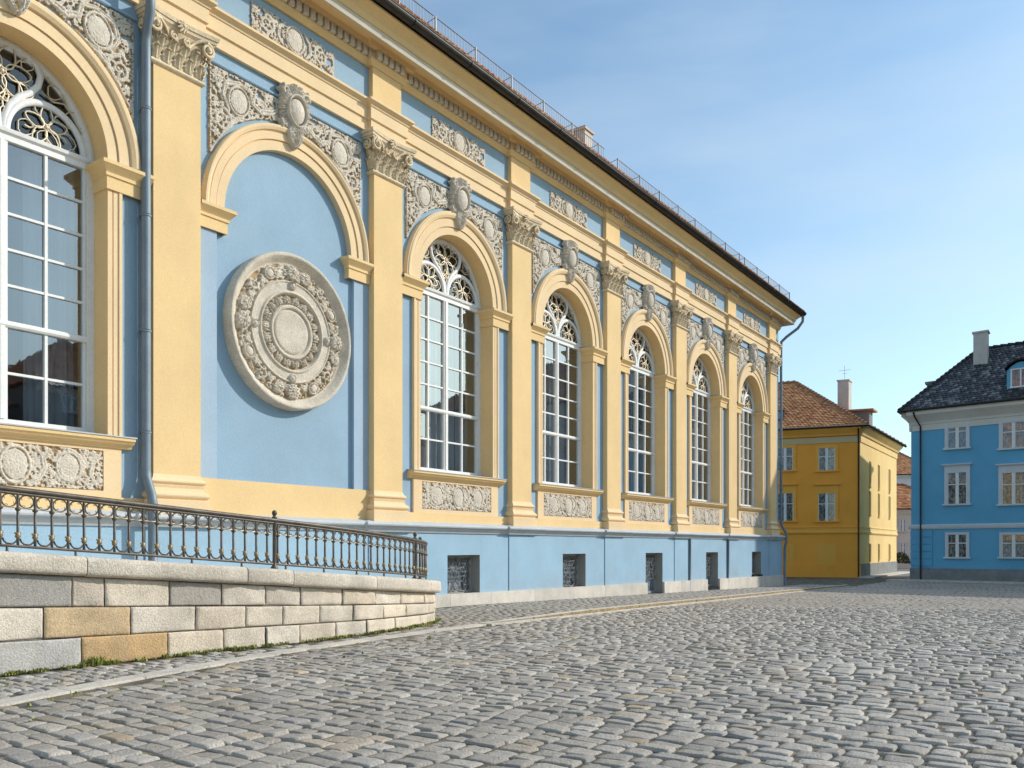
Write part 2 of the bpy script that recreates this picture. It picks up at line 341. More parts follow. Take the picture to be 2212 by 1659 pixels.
room.quad((S0+.1, -4.5, 10.6), (S1-.1, -4.5, 10.6), (S1-.1, -.1, 10.6), (S0+.1, -.1, 10.6))
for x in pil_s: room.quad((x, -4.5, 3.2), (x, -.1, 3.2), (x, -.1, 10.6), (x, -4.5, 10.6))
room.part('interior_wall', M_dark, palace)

# --- window surround (arch, jambs, imposts), one mesh for all window bays
def impost(m, sg, x_out, x_in, wf, w_in, z0=7.62, z1=8.1):
    pr = [(0, z0), (.035, z0), (.035, z0+.2), (.06, z0+.215), (.06, z0+.27), (.085, z0+.3), (.14, z0+.36), (.16, z0+.38), (.16, z0+.44), (.0, z1+.02)]
    P = []
    for e, z in pr: P += [(sg*x_out, wf+e, z), (sg*(x_in-e), wf+e, z), (sg*(x_in-e), w_in, z)]
    n = len(pr); m.add(P, [(3*i+j, 3*i+j+1, 3*i+4+j, 3*i+3+j) for i in range(n-1) for j in range(2)], [0]*((n-2)*2)+[1]*2)
    m.add([P[i*3+2] for i in range(n)], [tuple(range(n))])
sur = MB()
aprof = [(RO, -.44), (RO, .06), (RO+.17, .06), (RO+.175, .045), (RO+.19, .045), (RO+.195, .085), (RO+.37, .085), (RO+.375, .07), (RO+.39, .07), (RO+.41, .12), (RO+.47, .15), (RO+.52, .15), (RO+.54, .13), (RO+.56, .13), (RO+.56, -.01)]
sur.arch(aprof, ZS, mats=[0]+[2]*13)
jprof = [(RO, -.44), (RO, .06), (RO+.08, .06), (RO+.085, .045), (RO+.1, .045), (RO+.105, .06), (RO+.19, .06), (RO+.195, .08), (RO+.25, .08), (RO+.25, -.01)]
for sg in (-1, 1):
    k = len(jprof); sur.add([(sg*x, w, z) for z in (3.44, 7.63) for x, w in jprof], [(j, j+1, k+j+1, k+j) for j in range(k-1)], [0]+[2]*(k-2))
    sur.mi = 0; impost(sur, sg, B/2-.49, RO, .06, -.44)
sur_me = sur.mesh('window_surround', [M_yel, M_lead, M_cream])
sill = MB()
sill.prism([(-.01, 3.27), (.09, 3.28), (.11, 3.32), (.17, 3.35), (.2, 3.39), (.22, 3.4), (.22, 3.45), (-.01, 3.45)], -1.9, 1.9)
sill.mi = 1; sill.prism([(-.43, 3.44), (.235, 3.453), (.235, 3.475), (-.43, 3.53)], -RO+.003, RO-.003)
sill.prism([(-.005, 3.454), (.236, 3.452), (.236, 3.474), (-.005, 3.49)], -1.92, -RO); sill.prism([(-.005, 3.454), (.236, 3.452), (.236, 3.474), (-.005, 3.49)], RO, 1.92)
sill_me = sill.mesh('window_sill', [M_yel, M_lead])
apron = MB(); 
def frame_panel(m, x0, x1, z0, z1, a0, a1, b0, b1, w, d):    # slab with a sunk rectangle
    for (a, b, c2, d2) in ((x0, a0, z0, z1), (a1, x1, z0, z1), (a0, a1, z0, b0), (a0, a1, b1, z1)): m.quad((a, w, c2), (b, w, c2), (b, w, d2), (a, w, d2))
    for (p, q) in (((a0, b0), (a1, b0)), ((a1, b0), (a1, b1)), ((a1, b1), (a0, b1)), ((a0, b1), (a0, b0))):
        m.quad((p[0], w, p[1]), (q[0], w, q[1]), (q[0], d, q[1]), (p[0], d, p[1]))
    m.quad((a0, d, b0), (a1, d, b0), (a1, d, b1), (a0, d, b1))
    for a in (x0, x1): m.quad((a, w, z0), (a, 0, z0), (a, 0, z1), (a, w, z1))
frame_panel(apron, -1.735, 1.735, 2.44, 3.29, -1.42, 1.42, 2.55, 3.22, .055, .02)
apron_me = apron.mesh('apron', M_cream)

# --- reliefs
def sand(): pass
rl = Relief(-1.41, 1.41, 2.56, 3.21, .0115); zc = 2.885
for sg in (-1, 1):
    rl.oval(sg*.83, zc+.02, .17, .2, .05, .022); rl.spiral(sg*.83, zc, .29, 1.15, PI/2 if sg > 0 else PI/2, -sg, .042, .055)
    rl.stroke([(sg*.2, zc-.28), (sg*.35, zc-.2), (sg*.45, zc-.02), (sg*.42, zc+.16), (sg*.32, zc+.27)], [.03, .05, .05, .045, .02], .055)
    rl.stroke([(sg*1.38, zc+.29), (sg*1.24, zc+.12), (sg*1.2, zc-.08), (sg*1.3, zc-.28)], [.02, .05, .045, .02], .05)
    rl.rosette(sg*.5, zc+.2, .1, .045, 6); rl.rosette(sg*1.25, zc+.24, .08, .04, 5); rl.rosette(sg*.52, zc-.22, .09, .04, 6)
rl.oval(0, zc, .19, .24, .06, .03); rl.fill(lambda x, z: True, 900, .1, .042, 5)
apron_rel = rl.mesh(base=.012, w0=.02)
RS = RO+.56+.09
def sp_in(x, z): return (x*x+(z-ZS)**2 > RS*RS) and abs(x) < 1.98 and z < 10.66
rl = Relief(-2.0, 2.0, 8.9, 10.68, .0125)
for sg in (-1, 1):
    rl.oval(sg*1.33, 10.2, .2, .235, .085, .03, sg*.25)
    rl.spiral(sg*1.7, 9.72, .23, 1.7, PI/2, sg, .045, .08)
    rl.stroke([(sg*.35, 10.45), (sg*.55, 10.3), (sg*.8, 10.22), (sg*1.0, 10.3), (sg*1.05, 10.5), (sg*1.3, 10.56), (sg*1.62, 10.45), (sg*1.68, 10.2), (sg*1.55, 9.95)], [.03, .06, .07, .06, .045, .05, .06, .05, .03], .085)
    rl.stroke([(sg*.95, 10.02), (sg*1.15, 9.9), (sg*1.35, 9.86), (sg*1.52, 9.7), (sg*1.72, 9.38), (sg*1.9, 9.15)], [.03, .05, .06, .05, .04, .02], .075)
    rl.spiral(sg*.62, 10.42, .13, 1.2, 0, -sg, .035, .07); rl.rosette(sg*1.82, 10.5, .14, .06, 7); rl.rosette(sg*1.84, 9.42, .1, .06, 6)
    for z in np.arange(9.1, 10.6, .07): rl.oval(sg*1.955, z, .018, .022, .04, .006)
for x in np.arange(-1.95, 1.96, .07): rl.oval(x, 10.645, .02, .018, .04, .006)
rl.fill(sp_in, 1700, .115, .058, 8)
RD = np.hypot(rl.X, rl.Z-ZS)-RS
mask = (RD > 0) & (abs(rl.X) <= 1.985) & ((rl.H > .02) | (RD > .10+.05*np.sin(rl.X*17)+.03*np.sin(rl.X*41))) & ((rl.H > .012) | (abs(rl.X) > 1.25+.12*np.sin(rl.Z*30))) & ((rl.H > .012) | (RD < .55+.1*np.sin(rl.X*23)))
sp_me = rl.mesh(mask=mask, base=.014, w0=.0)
rl = Relief(-.48, .48, 9.72, 11.16, .0115)
rl.oval(0, 10.52, .215, .275, .26, .045)
for k in range(26):
    a = 2*PI*k/26; rl.leaf(.27*math.cos(a), 10.52+.34*math.sin(a), a+.35, .16, .06, .17+.04*math.sin(3*a))
for sg in (-1, 1):
    rl.spiral(sg*.27, 10.9, .12, 1.3, 0, sg, .045, .2); rl.spiral(sg*.3, 10.22, .09, 1.2, PI, -sg, .04, .17)
    rl.stroke([(sg*.1, 10.2), (sg*.16, 10.05), (sg*.1, 9.85), (sg*.03, 9.75)], [.06, .07, .05, .03], .19)
    for k in range(5): rl.leaf(sg*.05, 10.86, PI/2-sg*(.15+.32*k), .26-.02*k, .07, .24-.02*k)
    for k in range(4): rl.leaf(sg*.04, 10.2, -PI/2+sg*(.1+.22*k), .34-.05*k, .06, .17)
cart_me = rl.mesh(base=0, w0=.02, thr=.02, gthr=.0)
rl = Relief(-1.1, 1.1, 11.8, 12.34, .0115); zc = 12.07
for sg in (-1, 1):
    rl.spiral(sg*.72, zc, .2, 1.6, PI/2, sg, .042, .05); rl.stroke([(sg*.25, zc+.24), (sg*.4, zc+.1), (sg*.42, zc-.1), (sg*.3, zc-.24)], [.02, .045, .045, .02], .05)
    rl.rosette(sg*1.0, zc+.14, .1, .045, 6); rl.rosette(sg*1.0, zc-.16, .1, .045, 6)
    for z in np.arange(zc-.24, zc+.25, .06): rl.oval(sg*1.075, z, .016, .02, .035, .005)
rl.oval(0, zc, .2, .225, .06, .028); rl.fill(lambda x, z: True, 330, .085, .038, 11)
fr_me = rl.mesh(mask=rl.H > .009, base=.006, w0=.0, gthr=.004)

# --- round medallion
def medallion_mesh():
    nt_, Rm = 400, 1.56
    prof = [(0, .16), (.40, .165), (.43, .15), (.445, .12), (.46, .12), (.475, .18), (.52, .19), (.545, .16), (.555, .085), (.74, .08), (.75, .15), (.775, .205), (.80, .205), (.825, .165), (.84, .16), (.98, .16), (.99, .185), (1.015, .185), (1.03, .11), (1.33, .10), (1.345, .12), (1.37, .13), (1.43, .215), (1.455, .25), (1.485, .285), (1.525, .29), (1.55, .265), (1.56, .21), (1.56, .0)]; SCM = 1.02
    rr = np.concatenate([np.linspace(.0, 1.555, 150), [1.56, 1.56]])
    bz = np.interp(rr, [p[0] for p in prof[:-1]], [p[1] for p in prof[:-1]]); bz[-1] = 0; bz[-2] = .21
    rl = Relief(-1.4, 1.4, -1.4, 1.4, .0115)
    for k in range(16):
        a = 2*PI*k/16+.1; x, z = 1.19*math.cos(a), 1.19*math.sin(a)
        if k % 4 == 3: rl.rosette(x, z, .15, .075, 9, a)
        elif k % 2: rl.oval(x, z, .085, .1, .07, .022, a)
        else: rl.spiral(x, z, .12, 1.3, a, 1 if k % 4 else -1, .034, .07)
    for k in range(4): 
        a = PI/2*k; rl.rosette(1.19*math.cos(a), 1.19*math.sin(a), .165, .09, 10, a); rl.oval(.93*math.cos(a), .93*math.sin(a), .05, .05, .06, .015)
    for k in range(32):
        a = 2*PI*k/32; rl.leaf(1.05*math.cos(a), 1.05*math.sin(a), a+.9*(1 if k % 2 else -1), .22, .055, .05)
    for k in range(18):
        a = 2*PI*k/18; rl.leaf(.56*math.cos(a), .56*math.sin(a), a, .17, .05, .075); rl.leaf(.56*math.cos(a+.22), .56*math.sin(a+.22), a+.55, .15, .035, .06); rl.leaf(.56*math.cos(a-.22), .56*math.sin(a-.22), a-.5, .15, .035, .06)
    rl.fill(lambda x, z: (1.05 < math.hypot(x, z) < 1.33) or (.57 < math.hypot(x, z) < .73), 1900, .075, .05, 21)
    T = np.linspace(0, 2*PI, nt_, endpoint=False); RR, TT = np.meshgrid(rr, T, indexing='ij')
    X, Z = RR*np.cos(TT), RR*np.sin(TT)
    I = np.clip(np.round((X+1.4)/.0115).astype(int), 0, len(rl.x)-1); J = np.clip(np.round((Z+1.4)/.0115).astype(int), 0, len(rl.z)-1)
    ok = ((RR > 1.035) & (RR < 1.335)) | ((RR > .555) & (RR < .74)) | ((RR > .85) & (RR < 1.0))
    nz = rng.normal(0, .003, RR.shape); nz *= np.clip(rr/.35, 0, 1)[:, None]**2; Hh = bz[:, None]+np.where(ok, rl.H[I, J]*1.45, 0)+nz; Hh[-1] = 0
    n = len(rr); idx = np.arange(n*nt_).reshape(n, nt_); nx = np.roll(idx, -1, 1)
    F = np.stack([idx[:-1], nx[:-1], nx[1:], idx[1:]], -1).reshape(-1, 4)[nt_:]
    V = np.c_[X.ravel()*SCM, -Hh.ravel()*.85, Z.ravel()*SCM]
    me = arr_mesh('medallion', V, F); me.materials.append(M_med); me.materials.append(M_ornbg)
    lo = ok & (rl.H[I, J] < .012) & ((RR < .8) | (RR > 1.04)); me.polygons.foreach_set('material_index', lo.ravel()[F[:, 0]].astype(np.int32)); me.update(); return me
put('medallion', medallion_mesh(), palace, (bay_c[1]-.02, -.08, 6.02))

# --- arched window: frame, tracery, glass, curtain
ZT = 8.12; WF = -.40
def arc(cx, cz, r, a0, a1, n=24, w=WF): return [(cx+r*math.cos(a0+(a1-a0)*i/n), w, cz+r*math.sin(a0+(a1-a0)*i/n)) for i in range(n+1)]
fr = MB()
for sg in (-1, 1): fr.box(*sorted((sg*(RO-.002), sg*(RO-.13))), WF-.06, WF+.05, 3.5, ZT+.02); fr.box(*sorted((sg*(RO-.135), sg*(RO-.185))), WF-.05, WF+.02, 3.6, ZT-.1)
fr.arch([(RO-.002, WF-.06), (RO-.002, WF+.05), (RO-.06, WF+.06), (RO-.1, WF+.04), (RO-.15, WF+.01), (RO-.15, WF-.06)], ZS)
fr.box(-RO+.13, RO-.13, WF-.06, WF+.045, 3.5, 3.62)
fr.prism([(WF-.06, ZT-.12), (WF+.05, ZT-.12), (WF+.05, ZT-.03), (WF+.09, ZT+.0), (WF+.1, ZT+.05), (WF+.03, ZT+.09), (WF-.06, ZT+.09)], -RO+.003, RO-.003)
fr.box(-.085, .085, WF-.05, WF+.04, 3.622, ZT-.121); fr.box(-.035, .035, WF+.041, WF+.065, 3.622, ZT-.121)
fr.prism([(WF-.04, 5.07), (WF+.055, 5.07), (WF+.075, 5.1), (WF+.075, 5.14), (WF+.04, 5.17), (WF-.04, 5.17)], -RO+.13, RO-.13)
for sg in (-1, 1):
    xc = sg*.69
    fr.box(xc-.024, xc+.024, WF-.03, WF+.03, 3.622, 5.068); fr.box(xc-.024, xc+.024, WF-.03, WF+.03, 5.172, ZT-.121)
    x0, x1 = sorted((sg*.087, sg*(RO-.187)))
    for (a, b) in ((x0, xc-.025), (xc+.025, x1)):
        for z in [4.35]+[5.17+(ZT-.12-5.17)*k/5 for k in range(1, 5)]: fr.box(a, b, WF-.025, WF+.025, z-.02, z+.02)
fr_mesh = fr.mesh('window_frame', M_white)
tr = MB(); tr.smooth = True; ZA = ZT+.09
for sg in (-1, 1):
    tr.tube(arc(sg*.69, ZA-.02, .62, 0, PI, 30, WF+.02), .06, 8, flat=.8)
    tr.tube([(sg*x, WF+.02, ZA+z) for x, z in [(.05, -.02), (.06, .2), (.12, .38), (.26, .56), (.44, .7), (.56, .86), (.6, 1.02), (.54, 1.18), (.38, 1.28), (.2, 1.33), (0, 1.34)]], .055, 8, flat=.8)
tr.mi = 1
def rosette(cx, cz, R_, n, ph, rt=.016):
    for k in range(n):
        a = ph+2*PI*k/n; L_ = R_*.55; ex, ez = cx+L_*math.cos(a), cz+L_*math.sin(a)
        pts = []
        for j in range(15):
            t = 2*PI*j/14; lx = R_*.43*math.cos(t); lz = R_*.27*math.sin(t)*(1-.25*math.cos(t))
            pts.append((ex+lx*math.cos(a)-lz*math.sin(a), WF+.03, ez+lx*math.sin(a)+lz*math.cos(a)))
        tr.tube(pts[:-1], rt, 5, True)
        b = a+PI/n; tr.tube([(cx+R_*.5*math.cos(b), WF+.03, cz+R_*.5*math.sin(b)), (cx+R_*.8*math.cos(b+.08), WF+.03, cz+R_*.8*math.sin(b+.08)), (cx+R_*1.0*math.cos(b-.05), WF+.03, cz+R_*1.0*math.sin(b-.05))], rt, 5)
    tr.sphere((cx, WF+.03, cz), rt*2.6)
for sg in (-1, 1): rosette(sg*.69, ZA+.24, .36, 5, .3*sg)
rosette(0, ZA+.86, .47, 6, .2); rosette(0, ZA+.42, .2, 5, .5, .012)
for sg in (-1, 1):
    for (cx_, cz_, rr_) in ((sg*.69, ZA+.02, .17), (sg*1.02, ZA+.12, .14), (sg*.36, ZA+.12, .13), (sg*1.14, ZA+.52, .15), (sg*.82, ZA+.86, .12), (sg*.8, ZA+1.08, .10), (sg*.36, ZA+.68, .12), (sg*.38, ZA+1.12, .1)):
        tr.tube([(cx_+rr_*math.cos(t)*(1+.15*math.cos(3*t)), WF+.028, cz_+rr_*math.sin(t)*(1+.15*math.sin(2*t))) for t in np.linspace(0, 2*PI, 13)[:-1]], .011, 5, True)

for sg in (-1, 1): tr.tube([(sg*x, WF+.03, ZA+z) for x, z in [(.1, .1), (.02, .25), (.14, .38), (.03, .48)]], .014, 5)
for sg in (-1, 1):
    tr.tube([(sg*x, WF+.03, ZA+z) for x, z in [(1.28, .36), (1.1, .62), (.98, .74), (.8, .7), (.62, .78)]], .016, 5); tr.tube([(sg*x, WF+.03, ZA+z) for x, z in [(1.02, .72), (.96, .92), (.74, 1.02), (.62, 1.06)]], .015, 5)
tr_mesh = tr.mesh('tracery', [M_white, M_gold])
gl = MB(); gl.quad((-RO+.01, WF-.015, 3.5), (-RO+.01, WF-.015, ZS), (RO-.01, WF-.015, ZS), (RO-.01, WF-.015, 3.5))
n = 40; gl.mi = 1; gl.add([(0, WF-.015, ZS)]+arc(0, ZS, RO-.01, 0, PI, n, WF-.015), [(0, i+2, i+1) for i in range(n)])
gl_mesh = gl.mesh('glass', [M_glass, M_glass2])
def curtain_mesh(x0, x1, seed, zb=4.9):
    m = MB(); m.smooth = True; g = random.Random(seed); nx = 70
    G = np.zeros((nx, 6, 3)); ph = g.uniform(0, 6)
    for i in range(nx):
        x = x0+(x1-x0)*i/(nx-1)
        for j in range(6):
            z = zb+(8.1-zb)*j/5; G[i, j] = (x+.01*math.sin(z*2+i), -.85+.045*math.sin(x*26+ph+.25*math.sin(z))+.02*math.sin(x*61), z)
    m.grid(G); return m
cu_meshes = []
for sd, sp in enumerate([[(-1.45, .3), (.55, 1.4)], [(-1.45, .95), (1.0, 1.45)], [(-1.45, 1.2), (-1.46, -1.0)], [(-1.45, 1.0), (1.2, 1.45)], [(-1.45, 1.4)], [(-1.45, .7), (.95, 1.45)]]):
    m = MB()
    for a, b in sp: m.merge(curtain_mesh(a, b, sd*7+int(a*9), 5.05 if (b-a > .9 and sd == 0) else 3.4))
    cu_meshes.append(m.mesh('curtain', M_curt))
win_i = 0
for i, c in enumerate(bay_c):
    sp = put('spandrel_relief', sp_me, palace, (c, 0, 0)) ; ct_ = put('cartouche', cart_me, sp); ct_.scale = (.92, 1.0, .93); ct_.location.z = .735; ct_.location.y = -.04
    put('frieze_relief', fr_me, palace, (c+.08, 0, 0))
    if i == 1: continue
    put('window_surround', sur_me, palace, (c, 0, 0)); put('window_sill', sill_me, palace, (c, 0, 0))
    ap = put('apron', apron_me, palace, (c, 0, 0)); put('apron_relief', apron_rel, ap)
    wf = put('window', fr_mesh, palace, (c, 0, 0)); put('tracery', tr_mesh, wf); put('glass', gl_mesh, wf); put('curtain', cu_meshes[win_i], wf); win_i += 1
c = bay_c[1]; bl = MB()                               # blind arch of bay 1
bl.arch([(1.66, -.08), (1.66, .06), (1.84, .06), (1.845, .045), (1.86, .045), (1.865, .085), (2.0, .085), (2.005, .07), (2.02, .07), (2.04, .12), (2.09, .145), (2.13, .145), (2.15, .12), (2.15, -.01)], 8.0)
bl.part('blind_arch', M_cream, palace, (c, 0, 0))
for sg in (-1, 1):
    bst = MB(); bst.box(*sorted((sg*1.792, sg*(B/2-.47))), -.01, .006, 2.9, 7.56); bst.part('pale_side_strip', M_bluep, palace, (c, 0, 0))
for sg in (-1, 1):
    bi = MB(); impost(bi, sg, B/2-.49, 1.62, .02, -.08, 7.56, 8.02); bi.part('blind_arch_impost', [M_yel, M_lead], palace, (c, 0, 0))

# --- bands under the windows
yb = MB()
for i in range(7):
    a, b = pil_s[i]+.45, pil_s[i+1]-.45
    if i == 1: yb.box(a, b, -.01, .05, 2.15, 2.898)
    else: yb.box(a, b, -.01, .075, 2.15, 2.45)
yb.box(S0, pil_s[0]-.45, -.01, .07, 2.15, 2.45); yb.box(pil_s[7]+.45, S1, -.01, .07, 2.15, 2.45)
yb.part('base_band', M_yel, palace)
pb = MB(); pbp = [(-.01, 1.96), (.17, 1.96), (.19, 2.0), (.24, 2.04), (.24, 2.07), (.31, 2.1), (.32, 2.13), (.30, 2.17), (.05, 2.235), (-.01, 2.24)]
pb.prism(pbp, S0, S1+.3)
for s_ in pil_s: pb.wrapU([(-.05, 1.955)]+[(w-.03, z+.003) for w, z in pbp[1:]], .6, .1, s_)
pb.part('plinth_band', M_band, palace)

# --- pilasters: shaft > base, capital
sh = MB(); sh.box(-.475, .475, -.01, .17, 2.3, 10.15); sh_me = sh.mesh('pilaster', M_yel)
def torus_pts(e0, z0, z1, bulge, n=6): return [(e0+bulge*math.sin(PI*i/n), z0+(z1-z0)*i/n) for i in range(n+1)]
bs = MB(); bs.wrapU([(.12, 2.18), (.12, 2.44), (.10, 2.45)]+torus_pts(.07, 2.46, 2.6, .05)+[(.05, 2.61), (.035, 2.66), (.05, 2.71)]+torus_pts(.03, 2.72, 2.83, .045)+[(.02, 2.85), (.0, 2.9)], .475, .17)
bs_me = bs.mesh('pilaster_base', M_cream)
def capital():
    m = MB(); wd = .17
    m.wrapU(torus_pts(.01, 10.05, 10.15, .045)+[(.0, 10.16)], .5, wd)
    m.wrapU([(-.01, 10.15), (-.005, 10.4), (.02, 10.6), (.08, 10.78), (.12, 10.82)], .5, wd)
    for z0, z1, e0, e1 in ((10.8, 10.84, .16, .17), (10.842, 10.9, .19, .2), (10.902, 10.97, .22, .235)):   # abacus, front edge hollowed
        n = 14; P = []
        for z, e in ((z0, e0), (z1, e1)):
            for i in range(n+1):
                x = -1+2*i/n; P.append((x*(.5+e), wd+e*.95-.09*(1-x*x), z))
            P += [(.5+e, -.02, z), (-.5-e, -.02, z)]
        k = n+3; m.add(P, [(i, (i+1) % k, k+(i+1) % k, k+i) for i in range(k)]+[tuple(range(k)), tuple(range(2*k-1, k-1, -1))])
    m.smooth = True
    def leaf(x, y, nx_, ny_, z0, h, wid, out, seed):      # acanthus blade that curls outward at its tip
        n, q = 9, 9; G = np.zeros((n, q, 3)); tx, ty = -ny_, nx_; g = random.Random(seed)
        for i in range(n):
            t = i/(n-1); o = .02+out*(t**2.2)*1.0; zz = z0+h*(t if t < .8 else .8+.12*math.sin((t-.8)/.2*PI*.8)); 
            if t > .85: zz -= (t-.85)*h*.9
            wv = wid*(.75+.5*math.sin(PI*min(t*1.05, 1)))*(1-.75*max(0, t-.75)/.25)
            for j in range(q):
                v = -1+2*j/(q-1); rip = .018*math.cos(v*PI*2.5)+.02*abs(math.sin(t*11))*(abs(v) > .7)
                lob = wv*(1+.18*math.sin(t*22)*(abs(v) > .9))
                oo = o+rip-.04*v*v
                G[i, j] = (x+tx*v*lob+nx_*oo, y+ty*v*lob+ny_*oo, zz)
        m.grid(G)
    for k in range(5): leaf(-.44+.22*k, wd, 0, 1, 10.16, .27, .085, .1, k)
    for k in range(4): leaf(-.33+.22*k, wd, 0, 1, 10.3, .32, .09, .15, 9+k)
    for sg in (-1, 1):
        for k in range(2): leaf(sg*.5, .03+.12*k, sg, 0, 10.16, .27, .07, .1, k); 
        leaf(sg*.5, .1, sg, 0, 10.3, .32, .08, .14, 4)
        leaf(sg*.42, wd, sg*.35, .9, 10.42, .28, .07, .16, 7)
        # volute scroll at the corner, on a diagonal plane
        for (dx, dy) in ((1, 0.0), ):
            pts = []; rs = []
            for i in range(44):
                t = i/43; r = .135*(1-t*.85); a = PI/2-sg*0+t*3.6*PI
                px = sg*(.52-.0)+sg*(-r*math.cos(a)) ; pts.append((px, wd+.13+.05*t, 10.68+r*math.sin(a))); rs.append(.036*(1-.5*t))
            m.tube(pts, rs, 7); m.sphere((sg*.52, wd+.19, 10.68), .04)
        pts = [(sg*.2, wd+.05, 10.62), (sg*.3, wd+.09, 10.74), (sg*.42, wd+.12, 10.815), (sg*.52, wd+.13, 10.815)]; m.tube(pts, [.02, .03, .036, .036], 7)
        pts = []
        for i in range(34):       # side volute
            t = i/33; r = .12*(1-t*.85); a = PI/2+t*3.2*PI; pts.append((sg*(.64+.04*t), .12-r*math.cos(a), 10.68+r*math.sin(a)))
        m.tube(pts, .03, 6)
        pts = []
        for i in range(26):       # small inner helix
            t = i/25; r = .075*(1-t*.85); a = PI/2+sg*(-1)*t*3*PI; pts.append((sg*.13+sg*r*math.cos(a)*-1, wd+.09, 10.66+r*math.sin(a)))
        m.tube(pts, .02, 6)
    for k in range(9):            # fleuron
        a = 2*PI*k/9; m.tube([(0, wd+.13, 10.86), (.05*math.cos(a), wd+.19, 10.86+.06*math.sin(a)), (.1*math.cos(a), wd+.15, 10.86+.11*math.sin(a))], [.03, .03, .012], 6)
    m.sphere((0, wd+.19, 10.86), .04)
    return m
cap_me = capital().mesh('capital', M_cap)
for s_ in pil_s:
    p = put('pilaster', sh_me, palace, (s_, 0, 0)); put('pilaster_base', bs_me, p); put('capital', cap_me, p)

# --- entablature
arp = [(-.01, 11.0), (.08, 11.0), (.08, 11.24), (.085, 11.245), (.12, 11.255), (.12, 11.5), (.14, 11.515), (.15, 11.55), (.2, 11.59), (.23, 11.61), (.23, 11.66), (-.01, 11.7)]
ar = MB(); ar.prism(arp, S0, S1)
for s_ in pil_s: ar.wrapU([(-.11, 10.996)]+[(w, z-.003 if k < 3 else z+.003) for k, (w, z) in enumerate(arp[1:-1])]+[(-.11, 11.704)], .5, .1, s_)
ar.part('architrave', M_cream, palace)
fb = MB(); fb.box(-.475, .475, -.01, .13, 11.66, 12.54); fb_me = fb.mesh('frieze_block', M_yel)
for s_ in pil_s: put('frieze_block', fb_me, palace, (s_, 0, 0))
dent = MB()
x = S0+.1
while x < S1-.1:
    near = min(abs(x+.06-p) for p in pil_s)
    o = .1 if near < .5 else 0
    if not (.5 < near+.0 < .56): dent.box(x, x+.125, .02, .2+o, 12.64, 12.83)
    x += .19
dent.part('dentils', M_orn, palace)
co = MB()
cop = [(-.01, 12.5), (.06, 12.5), (.08, 12.54), (.11, 12.58), (.13, 12.6), (.13, 12.64), (.1, 12.645), (.1, 12.83), (.22, 12.84), (.24, 12.88), (.26, 12.93), (.6, 12.96), (.61, 12.80), (.66, 12.80), (.69, 12.945), (.72, 12.95), (.73, 12.98), (.76, 13.06), (.83, 13.13), (.91, 13.18), (.95, 13.19), (.95, 13.24), (-.01, 13.26)]
cm = [0]*len(cop); cm[11] = cm[12] = cm[13] = 1
co.prism(cop, S0, S1, cm)
for s_ in pil_s: co.wrapU([(-.11, 12.496)]+[(w, z-.003) for w, z in cop[1:11]]+[(.3, 12.945)], .5, .1, s_)
G = [(w, z) for w, z in cop[10:-1]]                   # eaves return round the far end
k = len(G); co.add([(S1, w, z) for w, z in G]+[(S1+w*.7, w, z) for w, z in G]+[(S1+w*.7, -12, z) for w, z in G], [(j*k+i, j*k+i+1, (j+1)*k+i+1, (j+1)*k+i) for j in range(2) for i in range(k-1)], [cm[10+i] for j in range(2) for i in range(k-1)])
co.part('cornice', [M_yel, M_pale], palace)
gu = MB(); gu.smooth = True; SE = S1+.75
n = 9; gp = [(1.05+.125*math.cos(PI+PI*i/n), 13.36+.125*math.sin(PI+PI*i/n)) for i in range(n+1)]
gu.prism(gp+[(1.165, 13.37), (.935, 13.36)], S0, SE)
gu.tube([(S0, 1.172, 13.365), (SE, 1.172, 13.365)], .018, 6)
gu.smooth = False
for x in np.arange(S0+1, SE, 2.05): gu.prism([(w+(w-1.05)*.09, z-.012) for w, z in gp], x, x+.045)
gu.add([(SE, 1.05, 13.36)]+[(SE+.001, w, z) for w, z in gp], [(0, i+1, i+2) for i in range(n)])
gu.tube([(SE-.1, 1.05, 13.36), (SE-.05, 0, 13.36), (SE-.05, -11, 13.36)], .12, 8)
gu.part('gutter', M_gutter, palace)

# --- roofs: individually laid tiles on a slope
def tiles(m, O, X, Y, xl, xr, rows, rh, tw, pal, tilt=.035, jit=.012, seed=1):
    """O eave corner, X unit along the eave, Y unit up the slope; xl/xr give the edges at height y"""
    g = random.Random(seed); O, X, Y = map(np.array, (O, X, Y)); Nn = np.cross(X, Y); Nn = Nn/np.linalg.norm(Nn)
    if Nn[2] < 0: Nn = -Nn
    for r in range(rows):
        y = r*rh; a, b = xl(y+rh*.5), xr(y+rh*.5)
        n = max(1, int(math.ceil((b-a)/tw)))
        for k in range(n+1):
            x = math.floor(a/tw)*tw+(k-.5*(r % 2))*tw
            x0, x1 = max(x, a), min(x+tw*.97, b)
            if x1-x0 < .03: continue
            j = g.uniform(0, jit); up = g.uniform(-.012, .012); c = g.choice(pal); f = g.uniform(.8, 1.15); m.col = (c[0]*f, c[1]*f, c[2]*f)
            pts = []
            for yy, h in ((y-.05+up, tilt+j), (y+rh, .008+j)):
                for q, t in enumerate((0, .5, 1)): pts.append(O+X*(x0+(x1-x0)*t)+Y*yy+Nn*(h+(.022 if q == 1 else 0)))
            for t in (0, .5, 1): pts.append(O+X*(x0+(x1-x0)*t)+Y*(y-.05+up)+Nn*(.0+(.022 if t == .5 else 0)))
            m.add(pts, [(0, 1, 4, 3), (1, 2, 5, 4), (6, 7, 1, 0), (7, 8, 2, 1)])
    m.col = None
PAL_R = [(.50, .21, .085), (.56, .25, .10), (.44, .175, .07), (.58, .30, .14), (.38, .15, .065), (.52, .235, .105)]
PAL_S = [(.035, .037, .042), (.055, .058, .064), (.05, .052, .058), (.03, .03, .034), (.13, .13, .13), (.2, .2, .2)]
rf = MB(); PT = .945; un = math.hypot(1, PT); hip_x = 6.5
